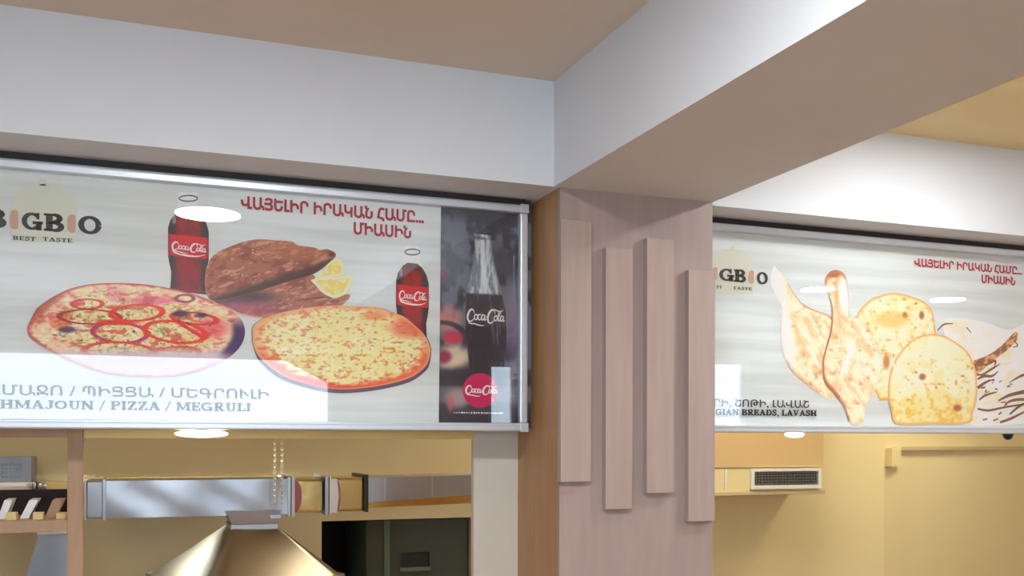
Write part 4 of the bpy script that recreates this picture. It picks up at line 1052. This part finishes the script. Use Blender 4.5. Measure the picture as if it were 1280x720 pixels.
# ------------------------------------------------------------------ dark opening with a cabinet standing in it
rc = struct(None or box('doorway_recess', (PX0-.3, YBACK+1.2, 0), (PX1+.3, YBACK+1.25, Z_CEIL-.05), M['void']), 'dark space behind the kitchen doorway')
bm = bmesh.new(); add_box(bm, (PX0-.34, YBACK+.15, 0), (PX0-.3, YBACK+1.25, Z_CEIL-.05)); add_box(bm, (PX1+.3, YBACK+.15, 0), (PX1+.34, YBACK+1.25, Z_CEIL-.05)); add_box(bm, (PX0-.34, YBACK+.15, Z_CEIL-.05), (PX1+.34, YBACK+1.25, Z_CEIL))
struct(obj('doorway_recess', bm, M['void']), 'dark sides of the space behind the doorway')
fr_x0, fr_x1 = at(458, 700, YBACK+.06).x, at(589, 700, YBACK+.06).x; yf = YBACK+.06
cab = empty('dark_cabinet', ((fr_x0+fr_x1)/2, yf+.3, 0), 'dark green glossy cabinet standing in the kitchen doorway', 'cabinet')
ztop = PZ1-.01
box('body', (fr_x0, yf+.02, 0), (fr_x1, yf+.6, ztop), M['dark_rim'], cab)
xa_, xb_ = at(480, 700, yf).x, at(487, 700, yf).x
sl0, sl1 = at(501, 691, yf), at(537, 708, yf)
bm = bmesh.new()
add_box(bm, (xb_, yf, 0), (sl0.x, yf+.02, ztop)); add_box(bm, (sl1.x, yf, 0), (fr_x1-.03, yf+.02, ztop)); add_box(bm, (sl0.x, yf, sl0.z), (sl1.x, yf+.02, ztop)); add_box(bm, (sl0.x, yf, 0), (sl1.x, yf+.02, sl1.z))
dr = obj('door', bm, M['dark_glass'], cab)
box('handle_recess', (sl0.x, yf+.012, sl1.z), (sl1.x, yf+.0199, sl0.z), M['black'], cab)
box('handle_lip', (sl0.x-.004, yf-.008, sl1.z-.022), (sl1.x+.004, yf, sl1.z), M['dark_rim'], cab)
box('side_glass', (fr_x0, yf, 0), (xa_, yf+.02, ztop), M['dark_glass'], cab)
box('edge_trim', (xa_, yf-.006, 0), (xb_, yf+.02, ztop), M['dark_rim'], cab)
box('edge_trim', (fr_x1-.012, yf-.002, 0), (fr_x1, yf+.02, ztop), M['wood'], cab)

# ------------------------------------------------------------------ right part of the kitchen
YB = YBACK-.35
a, b = at(860, 545, YB), at(1029, 614, YB)
bk = empty('bulkhead_box', ((a.x+b.x)/2, YB+.17, at(960, 618, YB).z), 'yellow boxed bulkhead on the kitchen wall holding the white grille', 'bulkhead')
zc = at(960, 585, YB).z; zd = at(960, 614, YB).z
box('upper_panel', (a.x-.2, YB, zc+.004), (b.x, YBACK-.003, EYE+.6), mat('bulkhead_shaded', (.62, .44, .22), .6), bk)  # upper panel's shade put into a browner colour
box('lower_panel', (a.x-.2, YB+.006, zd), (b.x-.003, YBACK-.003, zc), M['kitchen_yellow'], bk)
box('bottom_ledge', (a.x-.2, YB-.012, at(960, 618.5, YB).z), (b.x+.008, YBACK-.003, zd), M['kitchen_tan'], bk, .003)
box('strip', (at(906, 600, YB).x, YB-.002, at(906, 612, YB).z), (at(908.5, 600, YB).x, YB+.006, at(906, 586, YB).z), M['white_plastic'], bk)
g = empty('vent_grille', (at(983, 600, YB).x, YB-.02, at(983, 611, YB).z), 'white rectangular vent grille with dark slots, right of the column', 'vent')
c0, c1 = at(939.5, 586, YB-.02), at(1027, 610, YB-.02); t = .022
bm = bmesh.new(); y0, y1 = YB-.02, YB+.006
add_box(bm, (c0.x, y0, c1.z), (c1.x, y1, c1.z+t)); add_box(bm, (c0.x, y0, c0.z-t*.8), (c1.x, y1, c0.z)); add_box(bm, (c0.x, y0, c1.z+t), (c0.x+t, y1, c0.z-t*.8)); add_box(bm, (c1.x-t, y0, c1.z+t), (c1.x, y1, c0.z-t*.8))
obj('frame', bm, M['white_plastic'], g)
box('backing', (c0.x+t, YB+.001, c1.z+t), (c1.x-t, YB+.006, c0.z-t*.8), M['grille_dark'], g)
M['vane'] = mat('vane_grey', (0.22, 0.22, 0.20), .5)
for i in range(5):
    z = c1.z+t+(c0.z-t*.8-c1.z-t)*(i+.5)/5
    bm = bmesh.new(); add_prism(bm, [(c0.x+t, z-.002), (c1.x-t, z-.002), (c1.x-t, z+.002), (c0.x+t, z+.002)], YB-.014, YB); obj('slat', bm, M['vane'], g)
for i in range(1, 22):
    x = c0.x+t+(c1.x-c0.x-2*t)*i/22; box('vane', (x-.0015, YB-.008, c1.z+t), (x+.0015, YB+.001, c0.z-t*.8), M['vane'], g)
# small bracket and cable rail on the angled wall
nrm = Vector((math.sin(math.radians(14)), -math.cos(math.radians(14)), 0)); tdir = Vector((math.cos(math.radians(14)), math.sin(math.radians(14)), 0))
def on_wall(px, py, off=0.0):
    d = _f*F_PX + R2*(px-640) - U2*(py-CY); o_ = Vector((pc.x, YBACK, 0))+nrm*off
    k = (o_-Vector((0, 0, EYE))).dot(nrm)/d.dot(nrm); return Vector((0, 0, EYE))+d*k
def wall_strip(name, p, q, z0, z1, d0, m, parent=None):
    bm = bmesh.new(); vs = []
    for base in (p, q):
        for dd in (0, d0):
            for z in (z0, z1): vs.append(bm.verts.new((base.x+nrm.x*dd, base.y+nrm.y*dd, z)))
    for f_ in ((0, 1, 3, 2), (4, 6, 7, 5), (0, 4, 5, 1), (2, 3, 7, 6), (1, 5, 7, 3), (0, 2, 6, 4)): bm.faces.new([vs[i] for i in f_])
    return obj(name, bm, m, parent)
p, q = on_wall(1121, 562), on_wall(1300, 558); z = p.z
cr = empty('wall_trunking', (p.x, p.y, z), 'yellow trunking strip high on the right kitchen wall', 'trunking')
wall_strip('channel', p, q+tdir*1.0, z-.006, z+.02, .03, M['kitchen_tan'], cr)
p2, q2 = on_wall(1115, 575), on_wall(1121, 575)
wall_strip('drop_channel', p2, q2, on_wall(1118, 582).z, z+.02, .035, M['kitchen_yellow'], cr)
jb = wall_strip('junction_box', on_wall(1107, 570), on_wall(1115, 570), on_wall(1110, 583).z, on_wall(1110, 560).z, .05, M['kitchen_yellow'])
tag(jb, 'small yellow junction box in the corner of the kitchen walls', 'junction box')

# knob under right sign and the two small glints
x = at(1260, 543, Y_SIGN+.02)
kb = empty('knob', (x.x, Y_SIGN+.02, Z_BOT-.02), 'small black round knob under the right menu sign', 'knob')
bm = bmesh.new(); bmesh.ops.create_uvsphere(bm, u_segments=20, v_segments=12, radius=.021, matrix=Matrix.Translation((x.x, Y_SIGN+.02, Z_BOT-.006)))
obj('ball', bm, M['black'], kb, True)
bm = bmesh.new(); add_cyl(bm, (x.x, Y_SIGN+.02, Z_BOT-.004), (x.x, Y_SIGN+.02, Z_BOT), .024); obj('plate', bm, M['black'], kb)
def glint(px, w_, y_, z_, label):  # glowing ellipsoid added where only a reflection shines
    c = at(px, 543, y_); r_ = w_
    e = empty('glint_spot', (c.x, y_, z_), label, 'lamp', 'glowing spots added for reflections under the menu signs')
    bm = bmesh.new(); bmesh.ops.create_uvsphere(bm, u_segments=32, v_segments=12, radius=1, matrix=Matrix.Translation((c.x, y_, z_+.004)) @ Matrix.Diagonal((r_, r_*.6, .013, 1))); obj('lens', bm, M['glint'], e, True)
    bm = bmesh.new(); add_cyl(bm, (c.x, y_, z_+.006), (c.x, y_, Z_BOT), r_*.5, n=32); obj('housing', bm, M['white_plastic'], e)
glint(252, .085, 3.44, EYE+.014, 'small glowing spot added for a bright reflection under the left menu sign')
glint(993, .045, 3.44, EYE+.020, 'small glowing spot added for a bright reflection under the right menu sign')
